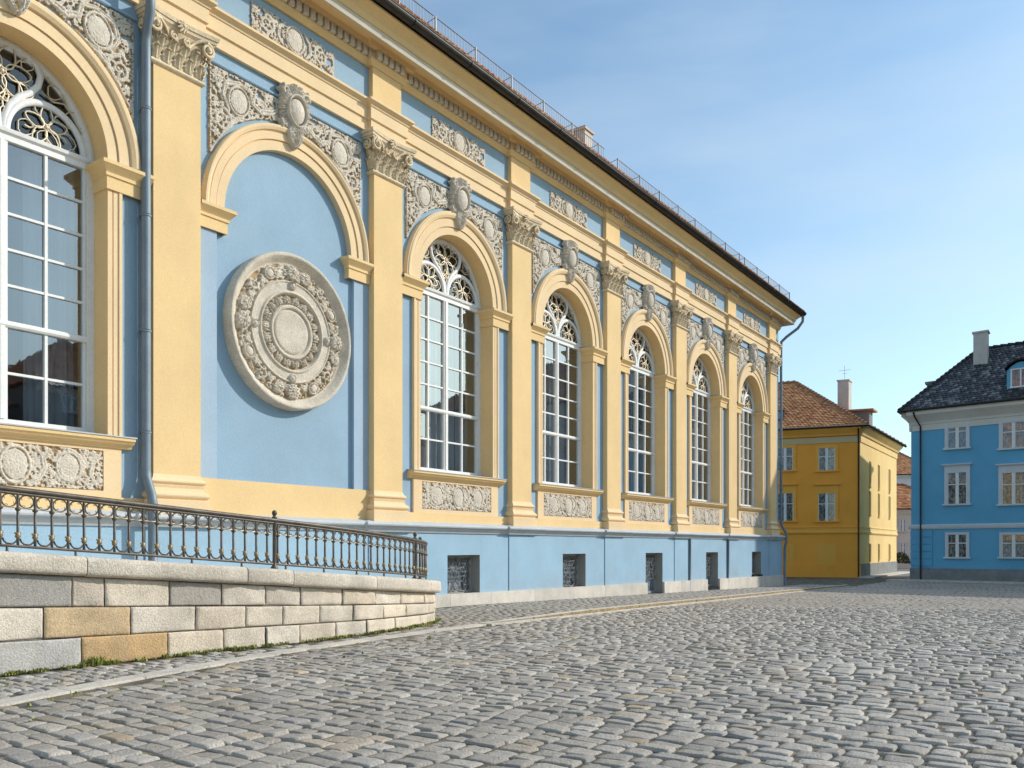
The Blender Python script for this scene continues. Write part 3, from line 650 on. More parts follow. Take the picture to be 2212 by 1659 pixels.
tiles(rf, (S0, 1.06, 13.44), (1, 0, 0), (0, -1/un, PT/un), lambda y: 0, lambda y: SE-S0-y/un*1.0, 9, .36, .24, PAL_R, .04)
rf.col = (.3, .14, .07)
rw = 8.5; rf.add([(S0, 1.03, 13.42), (SE, 1.03, 13.42), (SE-rw, 1.03-rw, 13.42+rw*PT-.0), (S0, 1.03-rw, 13.42+rw*PT), (SE, -16, 13.42), (S0, -16, 13.42)], [(0, 1, 2, 3), (1, 4, 2), (3, 2, 4, 5)])
roof = rf.part('roof', M_tile, palace)
ch = MB(); ch.box(23.85, 24.35, -.45, .1, 13.6, 14.9); ch.box(23.8, 24.4, -.5, .15, 14.9, 14.97); ch.mi = 1; ch.box(23.82, 24.38, -.48, .13, 14.971, 15.0)
ch.part('chimney', [M_chim, M_ridge], roof)
sg_ = MB()
for a, b in ((S0, 15.5), (15.5, 23.7), (24.5, 36), (36, 42.3)):
    for z, w in ((13.62, .9), (13.98, .9)): sg_.tube([(a+.03, w, z), (b-.03, w, z)], .012, 5)
    for x in np.arange(a+.05, b, 1.55): sg_.box(x-.014, x+.014, .886, .914, 13.5, 14.02); sg_.tube([(x, .9, 13.98), (x, .55, 13.93)], .009, 4)
    for x in np.arange(a+.08, b, .115): sg_.box(x-.005, x+.005, .896, .904, 13.62, 13.98)
sg_.part('snow_guard', M_iron, palace)

# --- downpipes
dp = MB(); dp.smooth = True; px = 8.66
pts = [(px-.02, 1.02, 13.3), (px-.02, .98, 13.05), (px-.06, .62, 12.75), (px-.07, .42, 12.5), (px-.07, .40, 12.2), (px-.07, .40, 10.95), (px-.06, .38, 10.78), (px-.01, .2, 10.5), (px, .16, 10.36), (px, .16, 10.0), (px, .16, 6), (px, .16, 2.95), (px, .18, 2.8), (px-.02, .36, 2.5), (px-.02, .40, 2.35), (px-.02, .40, 2.0), (px-.02, .40, .8)]
dp.tube(pts, .08, 14)
for z in (9.2, 7.35, 5.35, 3.6): dp.tube([(px, .16, z-.02), (px, .16, z+.02)], .09, 14); dp.box(px-.02, px+.02, 0, .1, z-.02, z+.02)
dp.part('downpipe', M_pipe, palace)
dq = MB(); dq.smooth = True; qx = S1+.1
dq.tube([(SE-.12, 1.03, 13.28), (SE-.12, 1.02, 12.95), (SE-.2, .8, 12.62), (qx+.12, .35, 12.2), (qx, .12, 11.95), (qx, .1, 11.7), (qx, .1, 6), (qx, .1, 2.9), (qx, .14, 2.7), (qx+.1, .34, 2.3), (qx+.1, .34, 1.9), (qx+.08, .26, 1.6), (qx+.08, .26, -.3)], .07, 10)
for z in (10.9, 9.6, 7, 4.5): dq.tube([(qx, .1, z-.03), (qx, .1, z+.03)], .085, 10)
dq.part('downpipe', M_pipe, palace)
for x in (pil_s[5]+.75, pil_s[6]-.62):
    dr = MB(); dr.smooth = True; dr.tube([(x, .19, 1.95), (x, .19, float(zg(x))-.05)], .045, 8); dr.part('plinth_drainpipe', M_pipe, palace)

# --- plinth, stone base course, basement windows
bw = [(16.92, 18.27, .40, 1.41), (22.45, 23.83, .33, 1.41), (28.1, 29.5, -.08, 1.41), (33.65, 34.95, -.04, 1.41), (39.1, 40.35, .33, 1.41)]
pl = MB(); WP = .14
cuts = [S0]+[q for b in bw for q in (b[0], b[1])]+[S1+.12]
for k in range(len(cuts)-1):
    a, b = cuts[k], cuts[k+1]
    if k % 2 == 0: pl.quad((a, WP, -.6), (b, WP, -.6), (b, WP, 2.0), (a, WP, 2.0))
    else:
        z0, z1 = bw[k//2][2:]; pl.quad((a, WP, z1), (b, WP, z1), (b, WP, 2.0), (a, WP, 2.0)); pl.quad((a, WP, -.6), (b, WP, -.6), (b, WP, z0), (a, WP, z0))
for s_ in pil_s: pl.box(s_-.62, s_+.62, .1, .165, -.6, 1.985)
pl.quad((S1+.12, WP, -.6), (S1+.12, -16, -.6), (S1+.12, -16, 2.0), (S1+.12, WP, 2.0))
pl.part('plinth', M_blue2, palace)
runs = {}; x = -2.0; g = random.Random(4)
while x < S1+.1:
    L_ = g.uniform(1.5, 2.3); b = min(x+L_, S1+.14); segs = [(x, b)]
    for (o0, o1, z0, z1) in bw:
        if z0 < .2: segs = [t for (p, q) in segs for t in ([(p, q)] if q <= o0 or p >= o1 else [(p, o0), (o1, q)])]
    v = g.uniform(.88, 1.08)
    for p, q in segs:
        if q-p < .05: continue
        bc = runs.setdefault(sum(1 for o in bw if o[2] < .2 and o[0] < p+.02), MB()); bc.col = (.66*v, .60*v, .52*v)
        top = lambda s: .43-.0075*(s-16.5) if s > 10 else .48
        P = []
        for z in (0, 1):
            for w in (.05, .23):
                for s in (p+.004, q-.004): P.append((s, w-(.012 if z and w > .1 else 0), (top(s) if z else float(zg(s))-.2)))
        bc.hull8(P)
    x = b+.0
for bc in runs.values(): bc.part('base_course', M_base, palace)
for (a, b, z0, z1) in bw:
    m = MB(); d = -.2
    m.quad((a, WP, z0), (a, d, z0), (a, d, z1), (a, WP, z1)); m.quad((b, WP, z0), (b, d, z0), (b, d, z1), (b, WP, z1)); m.quad((a, WP, z1), (b, WP, z1), (b, d, z1), (a, d, z1)); m.quad((a, WP, z0), (b, WP, z0), (b, d, z0), (a, d, z0))
    fw = .09
    for (p, q, r_, t) in ((a, a+fw, z0, z1), (b-fw, b, z0, z1), (a+fw, b-fw, z1-fw, z1), (a+fw, b-fw, z0, z0+fw)): m.box(p, q, d, d+.06, r_, t)
    bwin = m.part('basement_window', M_grey, palace)
    m = MB(); m.quad((a, d+.01, z0), (b, d+.01, z0), (b, d+.01, z1), (a, d+.01, z1)); m.part('glass', M_hglass2, bwin)
    m = MB(); m.box(a-.03, b+.03, -.19, WP+.07, z0-.06, z0+.004); m.part('sill', M_base, bwin); 
    m = MB(); g = random.Random(int(a*10)); nx_, nz_ = 9, 8; pt = {}
    zlo = max(z0, .35) if z0 < .2 else z0
    for i in range(nx_):
        for j in range(nz_): pt[i, j] = (a+.1+(b-a-.2)*(i+(.5 if j % 2 else 0)+g.uniform(-.28, .28))/(nx_-.5), d+.09, zlo+.1+(z1-zlo-.2)*(j+g.uniform(-.28, .28))/(nz_-1))
    for i in range(nx_):
        for j in range(nz_):
            if (i, j+1) in pt and (i+j) % 3: m.tube([pt[i, j], pt[i, j+1]], .011, 5)
            if (i+1, j) in pt and (i+2*j) % 3 != 1: m.tube([pt[i, j], pt[i+1, j]], .01, 5)
            ii = i+1 if j % 2 else i-1
            if (ii, j+1) in pt and (i+j) % 2: m.tube([pt[i, j], pt[ii, j+1]], .01, 5)
    m.part('grille', M_grille, bwin)

# ================================================================ GROUND
KP = [(-6, 9.0), (0, 6.7), (3.9, 5.37), (4.86, 5.08), (5.93, 4.83), (8.24, 4.36), (10.0, 4.2), (11.9, 4.1), (13.5, 3.95), (16.15, 3.82), (23.8, 3.4), (36.2, 2.75), (43.4, 2.5), (47, 2.4)]
KS, KW = np.array([p[0] for p in KP]), np.array([p[1] for p in KP])
def kerb_w(s): return np.interp(s, KS, KW)
def lift(s): return .075*np.clip((np.asarray(s, float)-12.5)/5.0, 0, 1)
def smooth_curve(pts, n=220):
    P = np.array(pts, float); Q = [P[0]]
    for i in range(len(P)-1):
        p0, p1, p2, p3 = P[max(i-1, 0)], P[i], P[i+1], P[min(i+2, len(P)-1)]
        for k in range(1, 13):
            t = k/12; Q.append(.5*((2*p1)+(-p0+p2)*t+(2*p0-5*p1+4*p2-p3)*t*t+(-p0+3*p1-3*p2+p3)*t**3))
    Q = np.array(Q); L = np.r_[0, np.cumsum(np.linalg.norm(np.diff(Q, axis=0), axis=1))]
    return Q, L
WALLP = [(-4, 3.5), (2, 3.48), (4.76, 3.5), (6.8, 3.56), (8.9, 3.66), (10.4, 3.6), (11.7, 3.40), (12.7, 3.08), (13.4, 2.68), (13.75, 2.2), (13.9, 1.6), (13.95, 1.0), (13.97, .16)]
WQ, WL = smooth_curve(WALLP)
def wpos(a): return np.stack([np.interp(a, WL, WQ[:, 0]), np.interp(a, WL, WQ[:, 1])], -1)
def wnor(a):
    d = wpos(np.asarray(a)+.05)-wpos(np.asarray(a)-.05); d = d/(np.linalg.norm(d, axis=-1, keepdims=True)+1e-9); return np.stack([-d[..., 1], d[..., 0]], -1)
def ctop(s): return np.clip(1.56-.0725*(np.asarray(s, float)-4.76), .93, 1.85)
WTAB_S = WQ[:, 0]
def arc_of_s(s): return float(np.interp(s, WQ[:, 0], WL))

def sw_world(S, Wd, Z): return np.c_[OX+S*UX+Wd*NX, OY+S*UY+Wd*NY, Z]
def stones(name, rows, keep, zfun, pal, lod, matr, label_kind, seed, gap=.022, dome=.03):
    """setts laid row by row; rows gives (s0, s1, w0, w1) rectangles, lod picks the grid per stone"""
    rg = np.random.default_rng(seed); A = np.array(rows); A = A[keep(A)]
    cs, cw = (A[:, 0]+A[:, 1])/2, (A[:, 2]+A[:, 3])/2
    Y = OY+cs*UY+cw*NY; cls = lod(Y); Vs, Fs, Cs = [], [], []; base = 0
    for k, (nu, nv) in enumerate(((8, 7), (6, 5), (4, 4))):
        Q = A[cls == k]; n = len(Q)
        if n == 0: continue
        u = np.linspace(0, 1, nu); v = np.linspace(0, 1, nv)
        if nu > 4: u = .5-.5*np.cos(PI*(.0+u*1.0)); v = .5-.5*np.cos(PI*v)
        U, Vv = np.meshgrid(u, v, indexing='ij'); a = 2*U-1; b = 2*Vv-1
        edge = (1-np.abs(a)**13)*(1-np.abs(b)**11)
        xs = a*np.sqrt(1-.07*b**4); ys = b*np.sqrt(1-.07*a**4)
        gp_ = gap*(1, .85, .6)[k]; hs, hw = (Q[:, 1]-Q[:, 0]-gp_)/2, (Q[:, 3]-Q[:, 2]-gp_)/2; c0, c1 = (Q[:, 0]+Q[:, 1])/2, (Q[:, 2]+Q[:, 3])/2
        sk = rg.normal(0, .045, (n, 1, 1)); tp = rg.normal(0, .05, (n, 1, 1)); tp2 = rg.normal(0, .05, (n, 1, 1))
        S = c0[:, None, None]+hs[:, None, None]*xs*(1+tp*ys)+sk*hw[:, None, None]*ys
        Wd = c1[:, None, None]+hw[:, None, None]*ys*(1+tp2*xs)
        jt = (.004, .0025, .0012)[k]; top = rg.normal(0, jt, (n, 1, 1)); t1 = rg.normal(0, jt, (n, 1, 1)); t2 = rg.normal(0, jt*.9, (n, 1, 1)); dm = dome*rg.uniform(.7, 1.25, (n, 1, 1))
        lump = rg.normal(0, .0022 if nu > 4 else 0, (n, nu, nv))
        Z = zfun(S, Wd)-.035+dm*np.maximum(edge, 0)**(.45 if nu > 4 else .3)*1.15*(1 if nu > 4 else .7)+(0 if nu > 4 else .004)+(top+t1*a+t2*b+lump)*(edge > .02)
        Z = np.where(edge <= .001, zfun(S, Wd)-.05, Z)
        V = sw_world(S.ravel(), Wd.ravel(), Z.ravel())
        idx = np.arange(nu*nv).reshape(nu, nv); f = np.stack([idx[:-1, :-1], idx[1:, :-1], idx[1:, 1:], idx[:-1, 1:]], -1).reshape(-1, 4)
        F = (f[None]+(np.arange(n)*nu*nv)[:, None, None]).reshape(-1, 4)+base
        P = np.array(pal); pi = rg.choice(len(P), n, p=np.array([p_[1] for p_ in label_kind])/sum(p_[1] for p_ in label_kind)) if label_kind else rg.integers(0, len(P), n)
        vr = (.2, .16, .10)[k]; cc = P[pi]*rg.uniform(1-vr, 1+vr, (n, 1)); cc = cc if k < 2 else cc*.55+np.mean(P, 0)*.5; cc = np.repeat(cc, nu*nv, 0)
        Vs.append(V); Fs.append(F); Cs.append(cc); base += len(V)
    me = arr_mesh(name, np.concatenate(Vs), np.concatenate(Fs), True, np.concatenate(Cs)); me.materials.append(matr)
    ob = bpy.data.objects.new(name, me); COL.objects.link(ob); tag(ob, kind='structure'); return ob
def rows_gen(s0, s1, w0, w1, pitch, lmin, lmax, seed, wave=.12):
    g = random.Random(seed); out = []; s = s0
    while s < s1:
        p = pitch*g.uniform(.88, 1.14); w = w0+g.uniform(0, lmax); ph = g.uniform(-.02, .02)
        while w < w1:
            l = g.uniform(lmin, lmax); q = wave*math.sin(.42*w+.05*s)+.5*wave*math.sin(.95*w+1.3+.11*s)+ph*math.sin(2.1*w)
            out.append((s+q, s+q+p, w, w+l)); w += l
        s += p
    return out
def in_view(cs, cw, mx=3.2):
    X, Y = OX+cs*UX+cw*NX, OY+cs*UY+cw*NY
    return (Y > 3.6) & (np.abs(X) < .60*Y+mx) & (Y < 64)
def keep_sq(A):
    cs, cw = (A[:, 0]+A[:, 1])/2, (A[:, 2]+A[:, 3])/2
    k = in_view(cs, cw) & (A[:, 2] > kerb_w(cs)+.125)
    k &= ~((cs > 46.0) & (cw < -18))
    return k
PALC = [(.39, .345, .29), (.43, .382, .325), (.35, .31, .265), (.46, .41, .35), (.42, .35, .27), (.385, .35, .312), (.48, .37, .25)]
WT = [(0, 4), (0, 5), (0, 4), (0, 3.5), (0, 1.4), (0, 4), (0, .18)]
rowsq = rows_gen(1.0, 62, 2.0, 45, .178, .20, .335, 5)
stones('cobblestone_paving', rowsq, keep_sq, lambda S, W_: zg(S), PALC, lambda Y: np.where(Y < 13, 0, np.where(Y < 24, 1, 2)), M_cob, WT, 1, .014, .0165)
PALP = [(.42, .385, .345), (.46, .42, .375), (.38, .35, .315), (.44, .38, .31), (.48, .445, .40)]
def wall_w(s): return np.interp(s, WQ[:, 0], WQ[:, 1])
def keep_pv(A):
    cs, cw = (A[:, 0]+A[:, 1])/2, (A[:, 2]+A[:, 3])/2
    lo = np.where(cs < 13.95, wall_w(np.minimum(cs, 13.4))+.02, .2)
    lo = np.where((cs > 13.0) & (cs < 14.0), np.minimum(lo, 2.3), lo)
    return in_view(cs, cw) & (A[:, 2] > lo) & (A[:, 3] < kerb_w(cs)-.10) & (cs < 46.5)
rowsp = rows_gen(1.0, 46.6, .2, 9, .145, .2, .32, 9, .03)
stones('pavement', rowsp, keep_pv, lambda S, W_: zg(S)+lift(S), PALP, lambda Y: np.where(Y < 13, 1, 2), M_pave, None, 2, .013, .016)

def ground_mat():
    m = bpy.data.materials.new('joint_sand'); m.use_nodes = True; nt = m.node_tree; N = nt.nodes; L = nt.links; b = N['Principled BSDF']; b.inputs['Roughness'].default_value = .95
    geo = N.new('ShaderNodeNewGeometry'); n = N.new('ShaderNodeTexNoise'); n.inputs['Scale'].default_value = 3; n.inputs['Detail'].default_value = 8; L.new(geo.outputs['Position'], n.inputs['Vector'])
    r = N.new('ShaderNodeValToRGB'); e = r.color_ramp.elements; e[0].position = .35; e[0].color = (.09, .082, .06, 1); e[1].position = .62; e[1].color = (.26, .21, .14, 1)
    k = e.new(.5); k.color = (.15, .13, .09, 1)
    L.new(n.outputs['Fac'], r.inputs[0]); L.new(r.outputs[0], b.inputs['Base Color'])
    n2 = N.new('ShaderNodeTexNoise'); n2.inputs['Scale'].default_value = 60; L.new(geo.outputs['Position'], n2.inputs['Vector'])
    bp = N.new('ShaderNodeBump'); bp.inputs['Distance'].default_value = .02; L.new(n2.outputs['Fac'], bp.inputs['Height']); L.new(bp.outputs[0], b.inputs['Normal']); return m
M_sand = ground_mat()
def far_mat():
    m = bpy.data.materials.new('far_cobbles'); m.use_nodes = True; nt = m.node_tree; N = nt.nodes; L = nt.links; b = N['Principled BSDF']; b.inputs['Roughness'].default_value = .7
    geo = N.new('ShaderNodeNewGeometry'); v = N.new('ShaderNodeTexVoronoi'); v.inputs['Scale'].default_value = 4; L.new(geo.outputs['Position'], v.inputs['Vector'])
    r = N.new('ShaderNodeValToRGB'); e = r.color_ramp.elements; e[0].color = (.13, .13, .13, 1); e[1].color = (.22, .22, .215, 1); L.new(v.outputs['Color'], r.inputs[0]); L.new(r.outputs[0], b.inputs['Base Color']); return m
gd = MB(); SB = [-400, 12, 46, 600]
for a, b in zip(SB[:-1], SB[1:]): gd.quad((a, -600, float(zg(a))-.034), (b, -600, float(zg(b))-.034), (b, 600, float(zg(b))-.034), (a, 600, float(zg(a))-.034))
gd.thing('ground', M_sand, (0, 0, 0), kind='structure')
st = MB(); st.quad((62.3, -30, -.425), (62.3, 30, -.425), (140, 30, -.425), (140, -30, -.425)); st.thing('street', far_mat(), (62, 0, -.42), kind='structure')
fl = MB(); xs = list(np.arange(12.5, 47, 1.0))
for a, b in zip(xs[:-1], xs[1:]):
    f = lambda s, w: (s, w, float(zg(s)+lift(s))-.03)
    fl.quad(f(a, .1), f(b, .1), f(b, float(kerb_w(b))), f(a, float(kerb_w(a))))
fl.thing('pavement_bed', M_sand, (12.5, .1, 0), kind='structure')
kb = MB(); x = -5.0; g = random.Random(12)
while x < 46.5:
    L_ = g.uniform(.8, 1.25); a, b = x+.006, x+L_-.006; n = 3
    for i in range(n):
        p, q = a+(b-a)*i/n, a+(b-a)*(i+1)/n; P = []; wob = g.uniform(-.012, .012)
        for zt in (0, 1):
            for dw in ((-.13, .12) if p < 13.2 else (-.095+wob, .095+wob)):
                for s in (p, q): P.append((s, float(kerb_w(s))+dw, float(zg(s)+lift(s))+((-.008 if p < 13.2 else .004) if zt else -.12)))
        kb.mi = 0; kb.hull8(P)
        if p > 13.2:       # stained kerb face and the pale gutter stones at its foot
            h = float(lift(p)); kb.mi = 1
            P = [(s, float(kerb_w(s))+dw, float(zg(s)) + zz) for zz in (-.05, h*.93) for dw in (.09, .112+g.uniform(-.01, .01)) for s in (p, q)]; kb.hull8(P)
            kb.mi = 0; P = [(s, float(kerb_w(s))+dw, float(zg(s)) + zz) for zz in (-.08, .008) for dw in (.113, .235) for s in (p, q)]; kb.hull8(P)
    x += L_
kb.thing('kerb', [M_kerb, M_kface], (13, 4, 0), kind='structure')
tc = MB(); av = np.linspace(0, WL[-1], 90); pp = wpos(av)
for i in range(len(av)-1):
    (s0, w0), (s1, w1) = pp[i], pp[i+1]
    if abs(s1-s0) < 1e-4: continue
    tc.quad((s0, .1, float(ctop(s0))-.06), (s1, .1, float(ctop(s1))-.06), (s1, w1-.3, float(ctop(s1))-.06), (s0, w0-.3, float(ctop(s0))-.06))
tc.thing('terrace', M_kerb, (5, 1.5, 1), kind='structure')

# ================================================================ RETAINING WALL
XT = [0, 180, 350, 480, 660, 790, 880, 946]; ST = [4.76, 5.68, 6.79, 7.68, 8.96, 10.4, 11.74, 13.4]
sx = lambda x: float(np.interp(x, XT, ST))
rwall = empty('retaining_wall', (9, 3.5, 0), label='low curved granite retaining wall with three courses of blocks and rounded coping in front of the palace', cat='wall')
RWO = (9, 3.5, 0)
def rw_part(m, name, mats):
    ob = bpy.data.objects.new(name, m.mesh(name, mats, RWO)); COL.objects.link(ob); ob.parent = rwall; return ob
AEND = WL[-1]-.05
courses = [[158, 225, 360, 476, 580, 668, 748, 815, 868, 912], [93, 278, 416, 530, 624, 703, 772, 830, 880, 922], [181, 356, 480, 580, 664, 735, 800, 855, 902]]
bm_ = MB(); bm_.smooth = True; core = MB()
GREYB = [(.66, .56, .44), (.62, .53, .425), (.70, .60, .475), (.64, .545, .43), (.67, .56, .43), (.63, .55, .45)]
g = random.Random(31)
for ci, js in enumerate(courses):
    joints = [0.0]; a = .0
    first = arc_of_s(sx(js[0])); k = first
    left = []
    while k > .3: k -= (1.5 if not left and ci != 1 else g.uniform(.8, 1.0)); left.append(max(k, 0))
    arcs = sorted(left)+[arc_of_s(sx(x)) for x in js]
    k = arcs[-1]
    while k < AEND-.4: k += g.uniform(.42, .6); arcs.append(min(k, AEND))
    arcs = sorted(set(arcs))
    for bi_, (a0, a1) in enumerate(zip(arcs[:-1], arcs[1:])):
        if a1-a0 < .06: continue
        mid = wpos((a0+a1)/2); c = g.choice(GREYB); v = g.uniform(.88, 1.12); col = tuple(q*v for q in c)
        xa = float(np.interp(float(wpos(a0)[0]), ST, XT))
        if ci == 0 and xa < 100 and arc_of_s(sx(150)) < a1 <= arc_of_s(sx(160)): col = (.37, .345, .31)
        if ci == 0 and 350 < xa < 370: col = (.43, .38, .33)
        if ci == 1 and 85 < xa < 105: col = (.55, .40, .235)
        if ci == 2 and 170 < xa < 190: col = (.56, .37, .185)
        if ci == 2 and xa < 100 and arc_of_s(sx(175)) < a1 <= arc_of_s(sx(183)): col = (.50, .475, .44)
        nu, nv = 14, 9; gap = .004+g.uniform(0, .007)
        tt = np.r_[0, .012, .03, np.linspace(.07, .93, nu-6), .97, .988, 1]; vv = np.r_[0, .03, .08, .25, .5, .75, .92, .97, 1]
        G = np.zeros((len(tt), len(vv), 3)); proud = g.uniform(-.008, .018); rr0, rr1 = g.uniform(.008, .03), g.uniform(.008, .025); r1, r2 = g.uniform(-.015, .015), g.uniform(-.015, .015)
        for i, t in enumerate(tt):
            a = a0+gap+(a1-a0-2*gap)*t; p, nr = wpos(a), wnor(a); s_ = p[0]
            lo, hi = float(zg(s_))-.03, float(ctop(s_))-.25
            f0, f1 = (2-ci)/3, (3-ci)/3
            for j, v_ in enumerate(vv):
                z = lo+(hi-lo)*(f0+(f1-f0)*v_); z += (gap if v_ < .5 else -gap)*(abs(v_-.5)*2)**4 + (r1*(t-.5) if v_ < .1 else 0)*.5
                ed = min(t, 1-t)*(a1-a0); ez = min(v_, 1-v_)*(hi-lo)/3
                o = proud+.02*min(1, ed/rr0)**.5*min(1, ez/rr1)**.5-.011+g.gauss(0, .0028)+.006*math.sin(a*9+z*7+ci)+.004*math.sin(a*23+z*31+bi_)
                G[i, j] = (p[0]+nr[0]*o, p[1]+nr[1]*o, z)
        bm_.col = col; bm_.grid(G)
rw_part(bm_, 'block_facing', M_stone)
av = np.linspace(0, AEND, 120)
for a0, a1 in zip(av[:-1], av[1:]):
    p, q, n0, n1 = wpos(a0), wpos(a1), wnor(a0), wnor(a1)
    core.quad((*(p-n0*.02), float(zg(p[0]))-.1), (*(q-n1*.02), float(zg(q[0]))-.1), (*(q-n1*.02), float(ctop(q[0]))-.24), (*(p-n0*.02), float(ctop(p[0]))-.24))
    core.quad((*(p-n0*.42), float(zg(p[0]))-.1), (*(q-n1*.42), float(zg(q[0]))-.1), (*(q-n1*.42), float(ctop(q[0]))-.24), (*(p-n0*.42), float(ctop(p[0]))-.24))
rw_part(core, 'mortar_core', M_mortar)
cj = [0.0, 2.2, arc_of_s(sx(-40)) if False else 6.5, arc_of_s(sx(184)), arc_of_s(sx(527)), arc_of_s(sx(641)), arc_of_s(sx(810)), arc_of_s(sx(915)), AEND-1.3, AEND]
cpm = MB(); cpm.smooth = True
prof = [(-.42, -.25), (-.43, -.02), (-.40, -.002), (-.1, 0), (.06, -.002), (.1, -.012), (.122, -.03), (.13, -.06), (.13, -.18), (.122, -.215), (.1, -.235), (.0, -.25), (-.42, -.25)]
for a0, a1 in zip(cj[:-1], cj[1:]):
    nn = max(5, int((a1-a0)/.12)); G = np.zeros((nn, len(prof), 3)); lft = g.uniform(-.006, .006)
    for i in range(nn):
        t = i/(nn-1); a = a0+.008+(a1-a0-.016)*t; p, nr = wpos(a), wnor(a); shr = 1-.16*max(0, 1-min(t, 1-t)*(a1-a0)/.03)
        for j, (o, dz) in enumerate(prof):
            oo = o*shr+g.gauss(0, .0018); G[i, j] = (p[0]+nr[0]*oo, p[1]+nr[1]*oo, float(ctop(p[0]))+lft+dz*(1 if dz < -.1 else 1/shr)+g.gauss(0, .0012))
    cpm.grid(G)
    for i in (0, nn-1): cpm.add(G[i], [tuple(range(len(prof)))])
rw_part(cpm, 'coping', M_coping)

# ================================================================ RAILING
rail = empty('railing', (9, 3.3, 1), label='ornate dark iron railing with brass knobs and rings standing on the curved granite wall', cat='railing')
RO_ = (9, 3.3, 1)
OFF = -.17
def rpos(a, h=0.):
    p = wpos(a)+wnor(a)*OFF; return (float(p[0]), float(p[1]), float(ctop(p[0]))+h)
def rpart(m, name, mats):
    ob = bpy.data.objects.new(name, m.mesh(name, mats, RO_)); COL.objects.link(ob); ob.parent = rail; return ob
a_end = AEND-2.0                # rail stops just before the wall turns to the palace
ravs = np.linspace(.2, a_end, 150)
HR = .74
m = MB(); m.smooth = True; m.tube([rpos(a, HR) for a in ravs], .034, 8); m.tube([rpos(a, HR-.045) for a in ravs], .02, 6); rpart(m, 'handrail', M_iron)
m = MB(); m.tube([rpos(a, .075) for a in ravs], .02, 6); rpart(m, 'bottom_rail', M_iron)
m = MB(); m.tube([rpos(a, HR-.21) for a in ravs], .009, 5); rpart(m, 'middle_rail', M_brass)
bl_ = MB(); bl_.smooth = True
bl_.lathe([(.0, .075), (.017, .075), (.017, .16), (.0165, HR-.03), (0, HR-.03)], 8, (0, 0, 0))
bl_.lathe([(.017, HR-.25), (.032, HR-.235), (.032, HR-.215), (.017, HR-.2)], 8, (0, 0, 0))
bal_me = bl_.mesh('baluster', M_iron)
kn = MB(); kn.smooth = True
kn.lathe([(.015, .165), (.026, .175), (.035, .195), (.026, .212), (.03, .23), (.015, .243)], 10, (0, 0, 0))
for sg in (-1, 1): kn.sphere((sg*.028, 0, .23), .014, 6)
kn_me = kn.mesh('knob', M_brass)
SPC = .196
rg_ = MB(); rg_.smooth = True
rg_.tube([(SPC/2+.083*math.cos(t), 0, HR-.132+.076*math.sin(t)) for t in np.linspace(0, 2*PI, 22, endpoint=False)], .0095, 6, True)
for k in range(4):
    a = PI/4+k*PI/2; rg_.tube([(SPC/2+.082*math.cos(a), 0, HR-.132+.07*math.sin(a)), (SPC/2+.06*math.cos(a+.25), 0, HR-.132+.05*math.sin(a+.25)), (SPC/2+.055*math.cos(a+.5), 0, HR-.132+.058*math.sin(a+.5))], .004, 5)
ring_me = rg_.mesh('ring', M_iron)
sc = MB(); sc.smooth = True
for sg in (-1, 1): sc.tube([(sg*x, 0, z) for x, z in ((.012, .165), (.03, .13), (.06, .105), (.1, .098))], .011, 6)
sc_me = sc.mesh('scroll', M_iron)
na = int((a_end-.2)/SPC)
post_a = [a_end, arc_of_s(12.5), arc_of_s(8.68), arc_of_s(4.4), arc_of_s(.4)]
for i in range(na+1):
    a = .2+SPC*i
    if a > a_end-.06: break
    p = rpos(a); q = rpos(min(a+SPC, a_end)); th = math.atan2(q[1]-p[1], q[0]-p[0]); shear = (q[2]-p[2])
    ob = put('baluster', bal_me, rail, (p[0]-RO_[0], p[1]-RO_[1], p[2]-RO_[2])); ob.rotation_euler = (0, 0, -th)
    for nm, me in (('knob', kn_me), ('ring', ring_me), ('scroll', sc_me)):
        ch_ = put(nm, me, ob)
        if nm == 'ring': ch_.location.z = shear*.5
        if nm == 'scroll': ch_.rotation_euler = (0, -math.atan2(shear, SPC), 0)
po = MB(); po.smooth = True
po.lathe([(0, -.02), (.06, -.02), (.055, .03), (.034, .05), (.03, .12), (.028, HR+.02), (.04, HR+.035), (.04, HR+.05), (.02, HR+.06), (.034, HR+.085), (.04, HR+.11), (.03, HR+.14), (0, HR+.155)], 12, (0, 0, 0))
po_me = po.mesh('post', M_iron)
for a in post_a:
    p = rpos(a); put('post', po_me, rail, (p[0]-RO_[0], p[1]-RO_[1], p[2]-RO_[2]))
fo = MB(); fo.smooth = True; fo.lathe([(0, -.02), (.03, -.02), (.016, .02), (.014, .08)], 8, (0, 0, 0)); fo_me = fo.mesh('foot', M_iron)
for a in np.arange(.9, a_end-.3, .8):
    p = rpos(a); put('foot', fo_me, rail, (p[0]-RO_[0], p[1]-RO_[1], p[2]-RO_[2]))

# ================================================================ WEEDS
def blades(m, s, w, z, n, spread, h, g, pal):
    for _ in range(n):
        a = g.uniform(0, 2*PI); r = spread*math.sqrt(g.random()); x, y = s+r*math.cos(a), w+r*math.sin(a)*.5
        hh = h*g.uniform(.4, 1.1); b = g.uniform(0, 2*PI); lean = hh*g.uniform(.2, .9); t = g.uniform(.006, .013); c = g.choice(pal); f = g.uniform(.7, 1.3); m.col = tuple(q*f for q in c)
        dx, dy = math.cos(b), math.sin(b)
        m.add([(x-dy*t, y+dx*t, z), (x+dy*t, y-dx*t, z), (x+dx*lean*.5+dy*t*.8, y+dy*lean*.5-dx*t*.8, z+hh*.7), (x+dx*lean*.5-dy*t*.8, y+dy*lean*.5+dx*t*.8, z+hh*.7), (x+dx*lean, y+dy*lean, z+hh)], [(0, 1, 2, 3), (3, 2, 4)])
PW = [(.30, .31, .06), (.20, .25, .045), (.38, .34, .10), (.15, .19, .04)]
g = random.Random(77); wm = MB()
